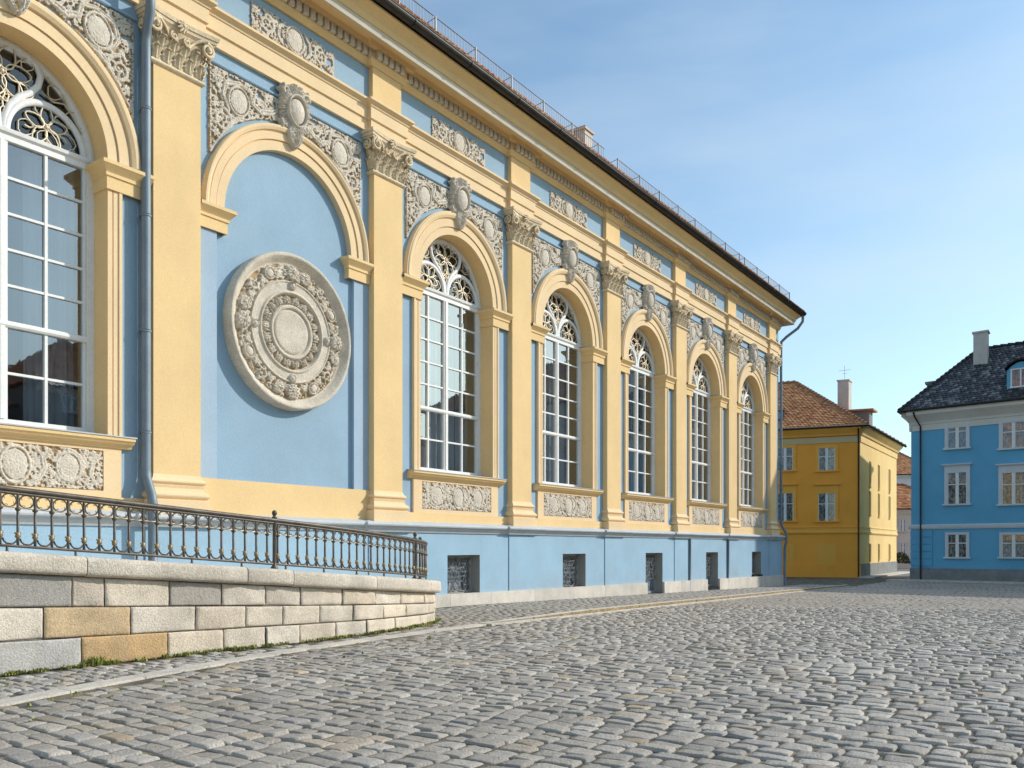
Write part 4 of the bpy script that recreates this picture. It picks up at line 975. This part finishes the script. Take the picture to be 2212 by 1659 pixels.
for _ in range(340):
    a = g.uniform(arc_of_s(4.0), AEND-2.0); p = wpos(a)+wnor(a)*(.03+abs(g.gauss(0, .03)))
    dens = .5+.5*math.sin(a*2.3)+.5*math.sin(a*5.1+1)
    if g.random() > .35+.5*dens and p[0] < 11: continue
    blades(wm, p[0], p[1], float(zg(p[0]))-.02, 9, .05, .055, g, PW)
for _ in range(70):
    s = g.uniform(3.5, 14); w = g.uniform(float(wall_w(min(s, 13)))+.1, float(kerb_w(s))+1.2); blades(wm, s, w, float(zg(s))-.025, 5, .04, .03, g, PW)
for _ in range(60):
    s = g.uniform(15, 40); blades(wm, s, float(kerb_w(s))+.13, float(zg(s)), 5, .06, .03, g, [(.30, .22, .09), (.22, .18, .07)])
wm.thing('weeds', M_weed, (8, 3.7, 0), label='thin green grass and moss growing along the foot of the wall', cat='weeds', kind='stuff')
tf = MB(); ts = sx(200); tw = float(wall_w(ts))+.07
blades(tf, ts, tw, float(zg(ts))-.02, 110, .1, .12, g, PW); blades(tf, ts+.18, tw+.02, float(zg(ts))-.02, 45, .07, .07, g, PW)
tf.thing('grass_tuft', M_weed, (ts, tw, float(zg(ts))), label='bushy green grass tuft at the foot of the wall beside the ochre block', cat='plant', group='grass tufts at the wall foot')
tf = MB(); ts = sx(489); tw = float(wall_w(ts))+.08
blades(tf, ts, tw, float(zg(ts))-.02, 60, .09, .075, g, [(.22, .22, .04), (.16, .19, .035)]); blades(tf, ts+.22, tw+.02, float(zg(ts))-.02, 40, .09, .06, g, PW)
tf.thing('grass_tuft', M_weed, (ts, tw, float(zg(ts))), label='smaller yellowish grass tuft under the middle of the wall', cat='plant', group='grass tufts at the wall foot')

# ================================================================ HOUSES (plan in world x, y)
def to_sw(p): return SWof(p[0], p[1])
class House:
    def __init__(h, name, A, d1, d2, L1, L2, z0, ze, **kw):
        h.A = np.array(A, float); h.d1 = np.array(d1, float)/np.hypot(*d1); h.d2 = np.array(d2, float)/np.hypot(*d2)
        h.L1, h.L2, h.z0, h.ze = L1, L2, z0, ze; s, w = to_sw(A); h.o = (s, w, z0); h.root = empty(name, h.o, **kw)
    def P(h, a, b, z): p = h.A+h.d1*a+h.d2*b; s, w = to_sw(p); return (s, w, z)
    def part(h, m, name, mats, parent=None):
        ob = bpy.data.objects.new(name, m.mesh(name, mats, h.o)); COL.objects.link(ob); ob.parent = parent or h.root; return ob
    def fp(h, face, t, out, z):      # a point on a face: front runs along d1, side along d2 from A
        n1 = np.array((h.d1[1], -h.d1[0])); n1 = n1 if n1@h.d2 < 0 else -n1; n2 = np.array((h.d2[1], -h.d2[0])); n2 = n2 if n2@h.d1 < 0 else -n2
        p = h.A+(h.d1*t+n1*out if face == 'f' else h.d2*t+n2*out); s, w = to_sw(p); return (s, w, z)
    def fbox(h, m, face, t0, t1, o0, o1, za, zb): m.hull8([h.fp(face, t, o, z) for z in (za, zb) for o in (o0, o1) for t in (t0, t1)])
    def fprism(h, m, face, prof, t0, t1, mats=None):
        n = len(prof); vs = [h.fp(face, t0, o, z) for o, z in prof]+[h.fp(face, t1, o, z) for o, z in prof]
        m.add(vs, [(i, (i+1) % n, n+(i+1) % n, n+i) for i in range(n)]+[tuple(range(n)), tuple(range(2*n-1, n-1, -1))], mats)
    def walls(h, mats, side_mi=1):
        m = MB(); c = [(0, 0), (h.L1, 0), (h.L1, h.L2), (0, h.L2)]
        for k in range(4):
            m.mi = 0 if k == 0 else side_mi if k == 3 else 0; a, b = c[k], c[(k+1) % 4]
            m.quad(h.P(*a, h.z0-.4), h.P(*b, h.z0-.4), h.P(*b, h.ze), h.P(*a, h.ze))
        h.part(m, 'wall', mats)
    def roof(h, over, pitch_in, ridge_in0, ridge_in1, rise, pal, mat_, rows, rh, tw, ridge_mat, seed=3):
        """hip roof: ridge along d1 at depth pitch_in, starting ridge_in0 and ending ridge_in1 in from the ends"""
        m = MB(); o = over; ze = h.ze+.05
        E = [(-o, -o), (h.L1+o, -o), (h.L1+o, h.L2+o), (-o, h.L2+o)]; R0, R1 = (ridge_in0, pitch_in), (h.L1-ridge_in1, pitch_in)
        PE = [np.array(h.P(*e, ze)) for e in E]; P0, P1_ = np.array(h.P(*R0, ze+rise)), np.array(h.P(*R1, ze+rise))
        m.col = tuple(q*.55 for q in pal[0]); m.add(PE+[P0, P1_], [(0, 1, 5, 4), (1, 2, 5), (2, 3, 4, 5), (3, 0, 4), (3, 2, 1, 0)])
        for (a, b, ta, tb) in ((PE[0], PE[1], P0, P1_), (PE[3], PE[0], P0, P0), (PE[1], PE[2], P1_, P1_)):
            X = (b-a)/np.linalg.norm(b-a); La = (ta-a)@X; Lb = (tb-a)@X; up = ta-a-X*La; H_ = np.linalg.norm(up); Yv = up/H_; n = min(rows, int(H_/rh)); Lw = np.linalg.norm(b-a)
            tiles(m, a, X, Yv, lambda y: La*y/H_, lambda y: Lw+(Lb-Lw)*y/H_, n, rh, tw, pal, .045, .02, seed)
        ob = h.part(m, 'roof', mat_)
        r = MB(); r.smooth = True
        for a, b in ((PE[0], P0), (PE[1], P1_), (P0, P1_), (PE[3], P0)):
            n = max(2, int(np.linalg.norm(b-a)/.4)); 
            for k in range(n):
                p, q = a+(b-a)*k/n, a+(b-a)*(k+1)/n; r.tube([p+np.array((0, 0, .06)), q+np.array((0, 0, .03))], [.13, .1], 7)
        h.part(r, 'ridge_tiles', ridge_mat, ob)
        gt = MB(); gt.smooth = True
        gt.tube([h.P(-o-.05, h.L2+o, ze-.02), h.P(-o-.05, -o-.05, ze-.02), h.P(h.L1+o, -o-.05, ze-.02)], .09, 8); h.part(gt, 'gutter', M_gutter)
        h.PE, h.P0, h.P1 = PE, P0, P1_; return ob
    def window(h, face, t, z0, z1, wd, fm, sm, gm, sill=True, hood=0, bars=1, fw=.13, mull=True, depth=.07):
        m = MB(); a, b = t-wd/2, t+wd/2; F = lambda *q: h.fbox(m, face, *q)
        F(a-fw, a, -.02, depth, z0, z1+fw); F(b, b+fw, -.02, depth, z0, z1+fw); F(a, b, -.02, depth-.003, z1, z1+fw-.003)
        if sill: F(a-fw-.08, b+fw+.08, -.02, depth+.08, z0-.1, z0-.002)
        if hood:
            F(a-fw, b+fw, -.02, depth-.02, z1+fw+.001, z1+hood-.08); F(a-fw-.06, b+fw+.06, -.02, depth+.06, z1+hood-.078, z1+hood-.03); F(a-fw-.12, b+fw+.12, -.02, depth+.12, z1+hood-.029, z1+hood+.03)
        if mull: m.mi = 1
        if mull:
            F(t-.05, t+.05, -.01, .045, z0, z1)
            for s0, s1 in ((a, t-.051), (t+.051, b)):
                F(s0, s0+.04, -.01, .04, z0, z1); F(s1-.04, s1, -.01, .04, z0, z1)
                for k in range(bars+1):
                    zz = z0+(z1-z0)*(.62 if bars == 1 and k == 0 else (k+1)/(bars+1) if bars > 1 and k < bars else 0)
                    if 0 < zz-z0 < z1-z0-.01: F(s0+.041, s1-.041, -.01, .042, zz-.025, zz+.025)
        ob = h.part(m, 'window', [fm, sm]); q = MB(); q.quad(*[h.fp(face, x, .012, z) for x, z in ((a, z0), (b, z0), (b, z1), (a, z1))]); h.part(q, 'glass', gm, ob); return ob

# --- yellow house: its side (along d2) is coloured paler for sunlight, front (along d1) in shade
zh = -.4
def front_t(h, xpx):            # distance along the front whose picture column is xpx
    k = (xpx-CPX)/FPX; return float((k*h.A[1]-h.A[0])/(h.d1[0]-k*h.d1[1]))
yh = House('yellow_house', (23.49, 58.41), (-.916, .40), (.55, .835), 17, 13.7, zh, 9.75, label='strong yellow house with an orange tiled hip roof, beyond the far end of the palace', cat='house')
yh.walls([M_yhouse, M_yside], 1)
yroof = yh.roof(.55, 6.9, 6.0, 6.0, 4.5, PAL_R, M_tile, 99, .30, .26, M_ridge, 5)
m = MB(); pr = [(-.02, 8.75), (.06, 8.75), (.07, 9.15), (.0, 9.152), (.0, 9.2), (.14, 9.22), (.2, 9.35), (.35, 9.5), (.48, 9.62), (.5, 9.74), (-.02, 9.75)]
yh.fprism(m, 'f', pr, -.05, yh.L1, [1, 1, 1]+[0]*7+[0, 0, 0]); m.mi = 0
n = len(pr); m2 = MB(); yh.fprism(m2, 's', pr, -.05, yh.L2, None)
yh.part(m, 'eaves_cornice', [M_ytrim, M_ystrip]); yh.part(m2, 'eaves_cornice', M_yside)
m = MB()
for f, L_ in (('f', yh.L1),): yh.fprism(m, f, [(-.02, 2.55), (.06, 2.55), (.1, 2.62), (.1, 2.7), (.05, 2.75), (.05, 2.95), (.09, 2.97), (.09, 3.02), (-.02, 3.05)], -.08, L_)
yh.part(m, 'storey_band', M_ytrim); m = MB(); yh.fprism(m, 's', [(-.02, 2.55), (.06, 2.55), (.1, 2.62), (.1, 2.7), (.05, 2.75), (.05, 2.95), (.09, 2.97), (.09, 3.02), (-.02, 3.05)], -.05, yh.L2); yh.part(m, 'storey_band', M_yside)
m = MB(); yh.fbox(m, 'f', -.05, yh.L1, -.02, .05, zh-.3, .45); yh.part(m, 'socle', M_yhouse); m = MB(); yh.fbox(m, 's', -.04, yh.L2, -.02, .05, zh-.3, .5); yh.part(m, 'socle', M_bbase)
zpx = lambda y, Y: (HPY-y)*Y/FPX+EYE
for xp in (1786, 1696, 1610, 1524):
    t = front_t(yh, xp); Y = 58.41+.4*t
    yh.window('f', t, zpx(1016, Y), zpx(968, Y), 1.05, M_ytrim, M_white, M_hglass, fw=.2, depth=.06)
    yh.window('f', t, zpx(1125, Y), zpx(1066, Y), 1.08, M_ytrim, M_white, M_hglass, hood=.62, fw=.2, depth=.06)
    m = MB(); yh.fbox(m, 'f', t-.62, t+.62, -.02, .02, zpx(1236, Y)-.1, zpx(1175, Y)); yh.part(m, 'blocked_doorway', M_ytrim)
for t, z in ((3.2, 0), (6.4, 0), (10.6, 0)):
    for z0, z1 in ((5.9, 7.7), (3.9, 5.6), (.7, 1.9)):
        m = MB(); yh.fbox(m, 's', t-.24, t-.17, -.02, .06, z0, z1); yh.fbox(m, 's', t+.17, t+.24, -.02, .06, z0, z1); yh.fbox(m, 's', t-.28, t+.28, -.02, .1, z0-.08, z0-.002); yh.fbox(m, 's', t-.17, t+.17, -.02, .058, z1-.06, z1)
        wn = yh.part(m, 'window', M_yside); q = MB(); q.quad(*[yh.fp('s', x, .012, z) for x, z in ((t-.17, z0), (t+.17, z0), (t+.17, z1), (t-.17, z1))]); yh.part(q, 'shutter', M_ystrip, wn)
m = MB(); m.smooth = True; m.tube([yh.fp('f', .1, .5, 9.6), yh.fp('f', .1, .3, 9.3), yh.fp('f', .1, .09, 9.0), yh.fp('f', .1, .09, 5), yh.fp('f', .1, .09, zh)], .05, 8); yh.part(m, 'downpipe', M_gutter)
m = MB(); cc = np.array(yh.P(2.6, 7.2, 0)); ca_, cb_ = 1.15, 1.15
def pbox(m, h, a0, a1, b0, b1, z0, z1): m.hull8([h.P(a, b, z) for z in (z0, z1) for b in (b0, b1) for a in (a0, a1)])
pbox(m, yh, 2.4, 3.2, 8.0, 9.0, 10.5, 14.35); pbox(m, yh, 2.34, 3.26, 7.94, 9.06, 14.351, 14.45); chy = yh.part(m, 'chimney', M_chim)
m = MB(); c0 = yh.P(2.8, 8.5, 0); m.tube([(c0[0], c0[1], 14.4), (c0[0], c0[1], 15.6)], .02, 5); m.tube([(c0[0], c0[1]-.45, 15.25), (c0[0], c0[1]+.45, 15.25)], .014, 5); m.tube([(c0[0], c0[1]-.2, 15.0), (c0[0], c0[1]+.2, 15.0)], .01, 5); yh.part(m, 'antenna', M_lead, chy)
m = MB(); pbox(m, yh, .4, 1.8, 5.1, 6.3, 10.4, 11.55); m.mi = 1; pbox(m, yh, .1, 1.95, 4.9, 6.5, 11.551, 11.68); yh.part(m, 'dormer', [M_bbase, M_ridge], yroof)
tsk = front_t(yh, 1693)
m = MB(); e0, e1 = yh.PE[0], yh.PE[1]; Xs = (e1-e0)/np.linalg.norm(e1-e0); up = yh.P0-e0-Xs*((yh.P0-e0)@Xs); Ys = up/np.linalg.norm(up); Nn = np.cross(Xs, Ys); Nn = Nn if Nn[2] > 0 else -Nn
def slope(x, y, h): return e0+Xs*x+Ys*y+Nn*h
def sbox(m, x0, x1, y0, y1, h0, h1): m.hull8([slope(x, y, h) for h in (h0, h1) for y in (y0, y1) for x in (x0, x1)])
sx0 = 5.6
for q in ((sx0-.1, sx0, 1.3, 2.95), (sx0+1.0, sx0+1.1, 1.3, 2.95), (sx0, sx0+1.0, 1.3, 1.4), (sx0, sx0+1.0, 2.85, 2.95)): sbox(m, *q, .0, .2)
skl = yh.part(m, 'skylight', M_gutter, None); m = MB(); m.quad(*[slope(x, y, .13) for x, y in ((sx0, 1.4), (sx0+1, 1.4), (sx0+1, 2.85), (sx0, 2.85))]); yh.part(m, 'glass', M_hglass2, skl)

# --- blue house
bh = House('blue_house', (24.62, 53.4), (.715, -.70), (.573, .82), 13.5, 11, zh, 9.95, label='saturated blue three storey house with a dark tiled roof and arched dormer', cat='house')
bh.walls([M_bhouse, M_bhouse], 1)
broof = bh.roof(.6, 5.2, 3.2, 1.5, 4.25, PAL_S, M_tile2, 99, .27, .22, M_gutter, 8)
m = MB(); pr = [(-.02, 8.75), (.05, 8.75), (.06, 9.1), (.1, 9.12), (.12, 9.25), (.2, 9.35), (.34, 9.5), (.5, 9.65), (.55, 9.7), (.55, 9.93), (-.02, 9.95)]
bh.fprism(m, 'f', pr, -.1, bh.L1); bh.fprism(m, 's', pr, -.1, bh.L2); bh.part(m, 'eaves_cornice', M_bcorn)
m = MB(); bh.fprism(m, 'f', [(-.02, 2.72), (.05, 2.72), (.1, 2.8), (.12, 2.95), (.05, 3.0), (-.02, 3.02)], -.12, bh.L1); bh.part(m, 'storey_band', M_btrim)
m = MB(); bh.fbox(m, 'f', -.06, bh.L1, -.02, .06, zh-.3, .35); bh.part(m, 'socle', M_bbase)
m = MB()
for k in range(5): bh.fbox(m, 'f', -.03, 1.25, -.02, .045, .5+.44*k, .5+.44*k+.40)
bh.part(m, 'quoins', M_bhouse)
for xp in (2068, 2190, 2320):
    t = front_t(bh, xp); Y = 53.4-.70*t; Z = lambda y: zpx(y, Y); kf = (CPX+FPX*.0)*0
    wdt = 1.06 if xp < 2100 else 1.2
    tl = .0075*(xp-2068)
    bh.window('f', t, Z(967)+0, Z(911), wdt, M_btrim, M_white, M_hglass2, fw=.16)
    bh.window('f', t, Z(1088), Z(1021), wdt, M_btrim, M_white, M_hglass, hood=.5, fw=.18)
    bh.window('f', t, Z(1203), Z(1155), wdt, M_btrim, M_white, M_hglass, fw=.14)
m = MB(); m.smooth = True; t = front_t(bh, 1990); m.tube([bh.fp('f', t-.25, .62, 9.85), bh.fp('f', t-.2, .5, 9.55), bh.fp('f', t, .12, 9.0), bh.fp('f', t, .1, 5), bh.fp('f', t, .1, zh)], .05, 8); bh.part(m, 'downpipe', M_gutter)
m = MB(); pbox(m, bh, 3.1, 3.9, 3.4, 4.2, 12.2, 14.95); pbox(m, bh, 3.03, 3.97, 3.33, 4.27, 14.951, 15.05); bh.part(m, 'chimney', M_chim)
m = MB(); pbox(m, bh, .2, .9, 4.2, 5.0, 10, 12.3); pbox(m, bh, .1, 1.0, 4.1, 5.1, 12.301, 12.45); bh.part(m, 'chimney', M_bbase)
td = front_t(bh, 2204); m = MB(); z0 = 10.65
P = lambda a, b, z: bh.P(td+a, b, z)
arcd = [(-.72, z0), (-.72, z0+1.15), (-.5, z0+1.38), (-.22, z0+1.55), (0, z0+1.6), (.22, z0+1.55), (.5, z0+1.38), (.72, z0+1.15), (.72, z0)]
k = len(arcd); m.add([P(a, .35, z) for a, z in arcd]+[P(a, 4.2, z) for a, z in arcd], [tuple(range(k))]+[(i, i+1, k+i+1, k+i) for i in range(k-1)])
m.mi = 1; arcr = [(a*1.15, z+.08) for a, z in arcd[1:-1]]; k = len(arcr); m.add([P(a, b, z+dz) for dz in (0, .1) for b in (.15, 4.4) for a, z in arcr], [(i+q*k, i+1+q*k, k*(q+1)+i+1, k*(q+1)+i) for q in (0, 2) for i in range(k-1)]+[(i, i+1, 2*k+i+1, 2*k+i) for i in range(k-1)])
dm = bh.part(m, 'dormer', [M_bhouse, M_tile2], broof)
m = MB()
for a0, a1 in ((-.52, -.44), (.44, .52), (-.04, .04)): m.hull8([P(a, b, z) for z in (z0+.2, z0+1.15) for b in (.27, .36) for a in (a0, a1)])
m.hull8([P(a, b, z) for z in (z0+1.151, z0+1.22) for b in (.27, .36) for a in (-.52, .52)]); m.hull8([P(a, b, z) for z in (z0+.12, z0+.199) for b in (.25, .36) for a in (-.56, .56)])
m.mi = 1; m.quad(P(-.44, .32, z0+.2), P(.44, .32, z0+.2), P(.44, .32, z0+1.15), P(-.44, .32, z0+1.15)); bh.part(m, 'dormer_window', [M_white, M_hglass2])
m = MB(); bh.fbox(m, 'f', -1.0, 14, -.0, 1.3, zh-.1, zh+.06); m.thing('blue_house_pavement', M_kerb, (bh.o[0], bh.o[1], zh), kind='structure')
m = MB(); yh.fbox(m, 's', -.5, 15, -.0, 1.0, zh-.1, zh+.06); m.thing('yellow_house_pavement', M_kerb, (yh.o[0], yh.o[1], zh), kind='structure')

# --- pale houses glimpsed down the street
def plain_house(name, A, d1, d2, L1, L2, z0, ze, rise, wm_, pal, rm, label, wins, base=None, tr=M_btrim):
    h = House(name, A, d1, d2, L1, L2, z0, ze, label=label, cat='house', group='town houses round the square' if name == 'town_house' else None); h.walls([wm_, wm_], 0); h.roof(.4, L2/2, L2/2.4, L2/2.4, rise, pal, rm, 99, .34, .3, M_ridge, 6)
    for (t, a, b, wd) in wins: h.window('f', t, a, b, wd, tr, M_white, M_hglass2, fw=.12, bars=1)
    m = MB(); h.fprism(m, 'f', [(-.02, ze-.5), (.06, ze-.5), (.15, ze-.3), (.35, ze-.05), (-.02, ze-.02)], -.1, L1); h.part(m, 'eaves_cornice', M_bcorn)
    return h
plain_house('white_house', (33.0, 84), (1, -.12), (.2, 1), 9, 8, zh, 5.3, 2.6, M_pinkw, PAL_R, M_tile, 'low pinkish white house with an orange roof seen down the narrow street', [(1.6+1.55*k, z, z+1.1, .42) for k in range(5) for z in (3.2, .9)])
plain_house('white_house', (36.5, 108), (1, -.1), (.2, 1), 16, 9, zh, 10.6, 3.2, M_wwall, PAL_R, M_tile, 'taller white house with an orange roof rising behind the low pinkish house', [(1.5+2.2*k, z, z+1.4, .8) for k in range(6) for z in (7.8, 4.6)])
# --- houses round the rest of the square: outside the picture, mirrored in the palace windows
def row_house(A, d1, d2, L1, L2, ze, wm_, pal, rm, label, nst):
    return plain_house('town_house', A, d1, d2, L1, L2, zh, ze, 4.2, wm_, pal, rm, label, [(1.6+2.6*k, z, z+1.7, 1.1) for k in range(int((L1-1.4)/2.6)) for z in [1.0+3.3*q for q in range(nst)]])
BX = np.array((24.62, 53.4))+np.array((.715, -.70))*13.6/np.hypot(.715, .70)
row_house(tuple(BX+np.array((.6, .3))), (.715, -.70), (.573, .82), 14, 11, 12.5, M_pinkw, PAL_R, M_tile, 'tall pinkish town house continuing the row beyond the blue house', 4)
plain_house('town_house', (41, 48.3), (.97, .243), (-.243, .97), 16, 9, zh, 19.6, 6.2, M_wwall, PAL_R, M_tile, 'unseen tall white house added behind the row to shade the palace end', [(1.6+2.6*k, z, z+1.7, 1.1) for k in range(3) for z in (1, 4.3, 7.6, 10.9, 14)])  # added out of view, sized to throw shade on the palace's far end
q0 = W(46, 44); row_house((q0.x, q0.y), (-UX, -UY), (NX, NY), 17, 10, 12.6, M_bbase, PAL_R, M_tile, 'grey town house facing the palace across the square', 4)
q0 = W(28, 46); row_house((q0.x, q0.y), (-UX, -UY), (NX, NY), 15, 10, 11.0, M_ystrip, PAL_R, M_tile, 'beige town house facing the palace across the square', 3)
q0 = W(66, 41); row_house((q0.x, q0.y), (-UX, -UY), (NX, NY), 18, 10, 11.5, M_pinkw, PAL_R, M_tile, 'pinkish town house at the far corner across the square', 3)

# --- bush in the street
bs_ = MB(); g = random.Random(5); bp_ = SWof(34.4, 77)
for _ in range(1500):
    a, e = g.uniform(0, 2*PI), math.acos(g.uniform(-.2, 1)); r = .95*g.uniform(.55, 1)**.5*(1+.25*math.sin(3*a)*math.sin(2*e)); x, y, z = bp_[0]+r*math.sin(e)*math.cos(a), bp_[1]+r*math.sin(e)*math.sin(a), zh+.75+r*math.cos(e)*.85
    if z < zh: continue
    t = g.uniform(.05, .11); b, f = g.uniform(0, 2*PI), g.uniform(-.8, .8); v = g.uniform(.6, 1.5); bs_.col = (.07*v, .075*v, .028*v)
    dx, dy, dz = math.cos(b), math.sin(b), f; bs_.add([(x-dx*t, y-dy*t, z-dz*t), (x-dy*t*.5, y+dx*t*.5, z+.03), (x+dx*t, y+dy*t, z+dz*t), (x+dy*t*.5, y-dx*t*.5, z-.03)], [(0, 1, 2, 3)])
bs_.thing('bush', M_bush, (bp_[0], bp_[1], zh), label='dark rounded bush at the far end of the street between the houses', cat='bush')

# ================================================================ LIGHT, SKY, CAMERA
wd_ = bpy.data.worlds.new('World'); SC.world = wd_; wd_.use_nodes = True; N, L = wd_.node_tree.nodes, wd_.node_tree.links
bg = N['Background']; sky = N.new('ShaderNodeTexSky'); sky.sky_type = 'NISHITA'; sky.sun_disc = False
sky.sun_elevation = SUN_EL; sky.sun_rotation = math.atan2(SUNX, SUNY); sky.air_density = 1.0; sky.dust_density = 1.1; sky.ozone_density = 1.4
tc_ = N.new('ShaderNodeTexCoord'); mp = N.new('ShaderNodeMapping'); mp.inputs['Scale'].default_value = (1.0, 1.6, 4.2); mp.inputs['Rotation'].default_value = (0.1, .25, .3)
L.new(tc_.outputs['Generated'], mp.inputs['Vector'])
cn = N.new('ShaderNodeTexNoise'); cn.inputs['Scale'].default_value = 1.5; cn.inputs['Detail'].default_value = 5; cn.inputs['Roughness'].default_value = .5; L.new(mp.outputs[0], cn.inputs['Vector'])
cr = N.new('ShaderNodeMapRange'); cr.inputs[1].default_value = .38; cr.inputs[2].default_value = .78; cr.inputs[4].default_value = .6; L.new(cn.outputs['Fac'], cr.inputs[0])
mx = N.new('ShaderNodeMix'); mx.data_type = 'RGBA'; mx.inputs['B'].default_value = (4.3, 4.8, 5.2, 1); L.new(cr.outputs[0], mx.inputs['Factor']); tn = N.new('ShaderNodeVectorMath'); tn.operation = 'MULTIPLY'; tn.inputs[1].default_value = (.84, 1.03, 1.04); L.new(sky.outputs[0], tn.inputs[0]); L.new(tn.outputs[0], mx.inputs['A']); L.new(mx.outputs['Result'], bg.inputs['Color'])
bg.inputs['Strength'].default_value = .132
sd = bpy.data.lights.new('sun', 'SUN'); sd.energy = 2.65; sd.angle = R(.55); sd.color = (1, .95, .88)
so = bpy.data.objects.new('sun', sd); COL.objects.link(so)
so.rotation_euler = Vector((math.cos(SUN_EL)*SUNX, math.cos(SUN_EL)*SUNY, math.sin(SUN_EL))).to_track_quat('Z', 'Y').to_euler(); so.location = (20, 0, 40)
cam = bpy.data.cameras.new('camera'); co_ = bpy.data.objects.new('camera', cam); COL.objects.link(co_); SC.camera = co_
co_.location = (0, 0, EYE); co_.rotation_euler = (R(90), 0, 0); cam.sensor_width = 36; cam.lens = 36*FPX/2212; cam.shift_x = 0; cam.shift_y = (HPY-829.5)/2212; cam.clip_end = 3000; cam.clip_start = .1
SC.view_settings.view_transform = 'Standard'; SC.view_settings.look = 'None'; SC.view_settings.exposure = 0.5; SC.view_settings.gamma = 1.0
SC.cycles.use_denoising = True; SC.cycles.max_bounces = 8; SC.cycles.transparent_max_bounces = 8
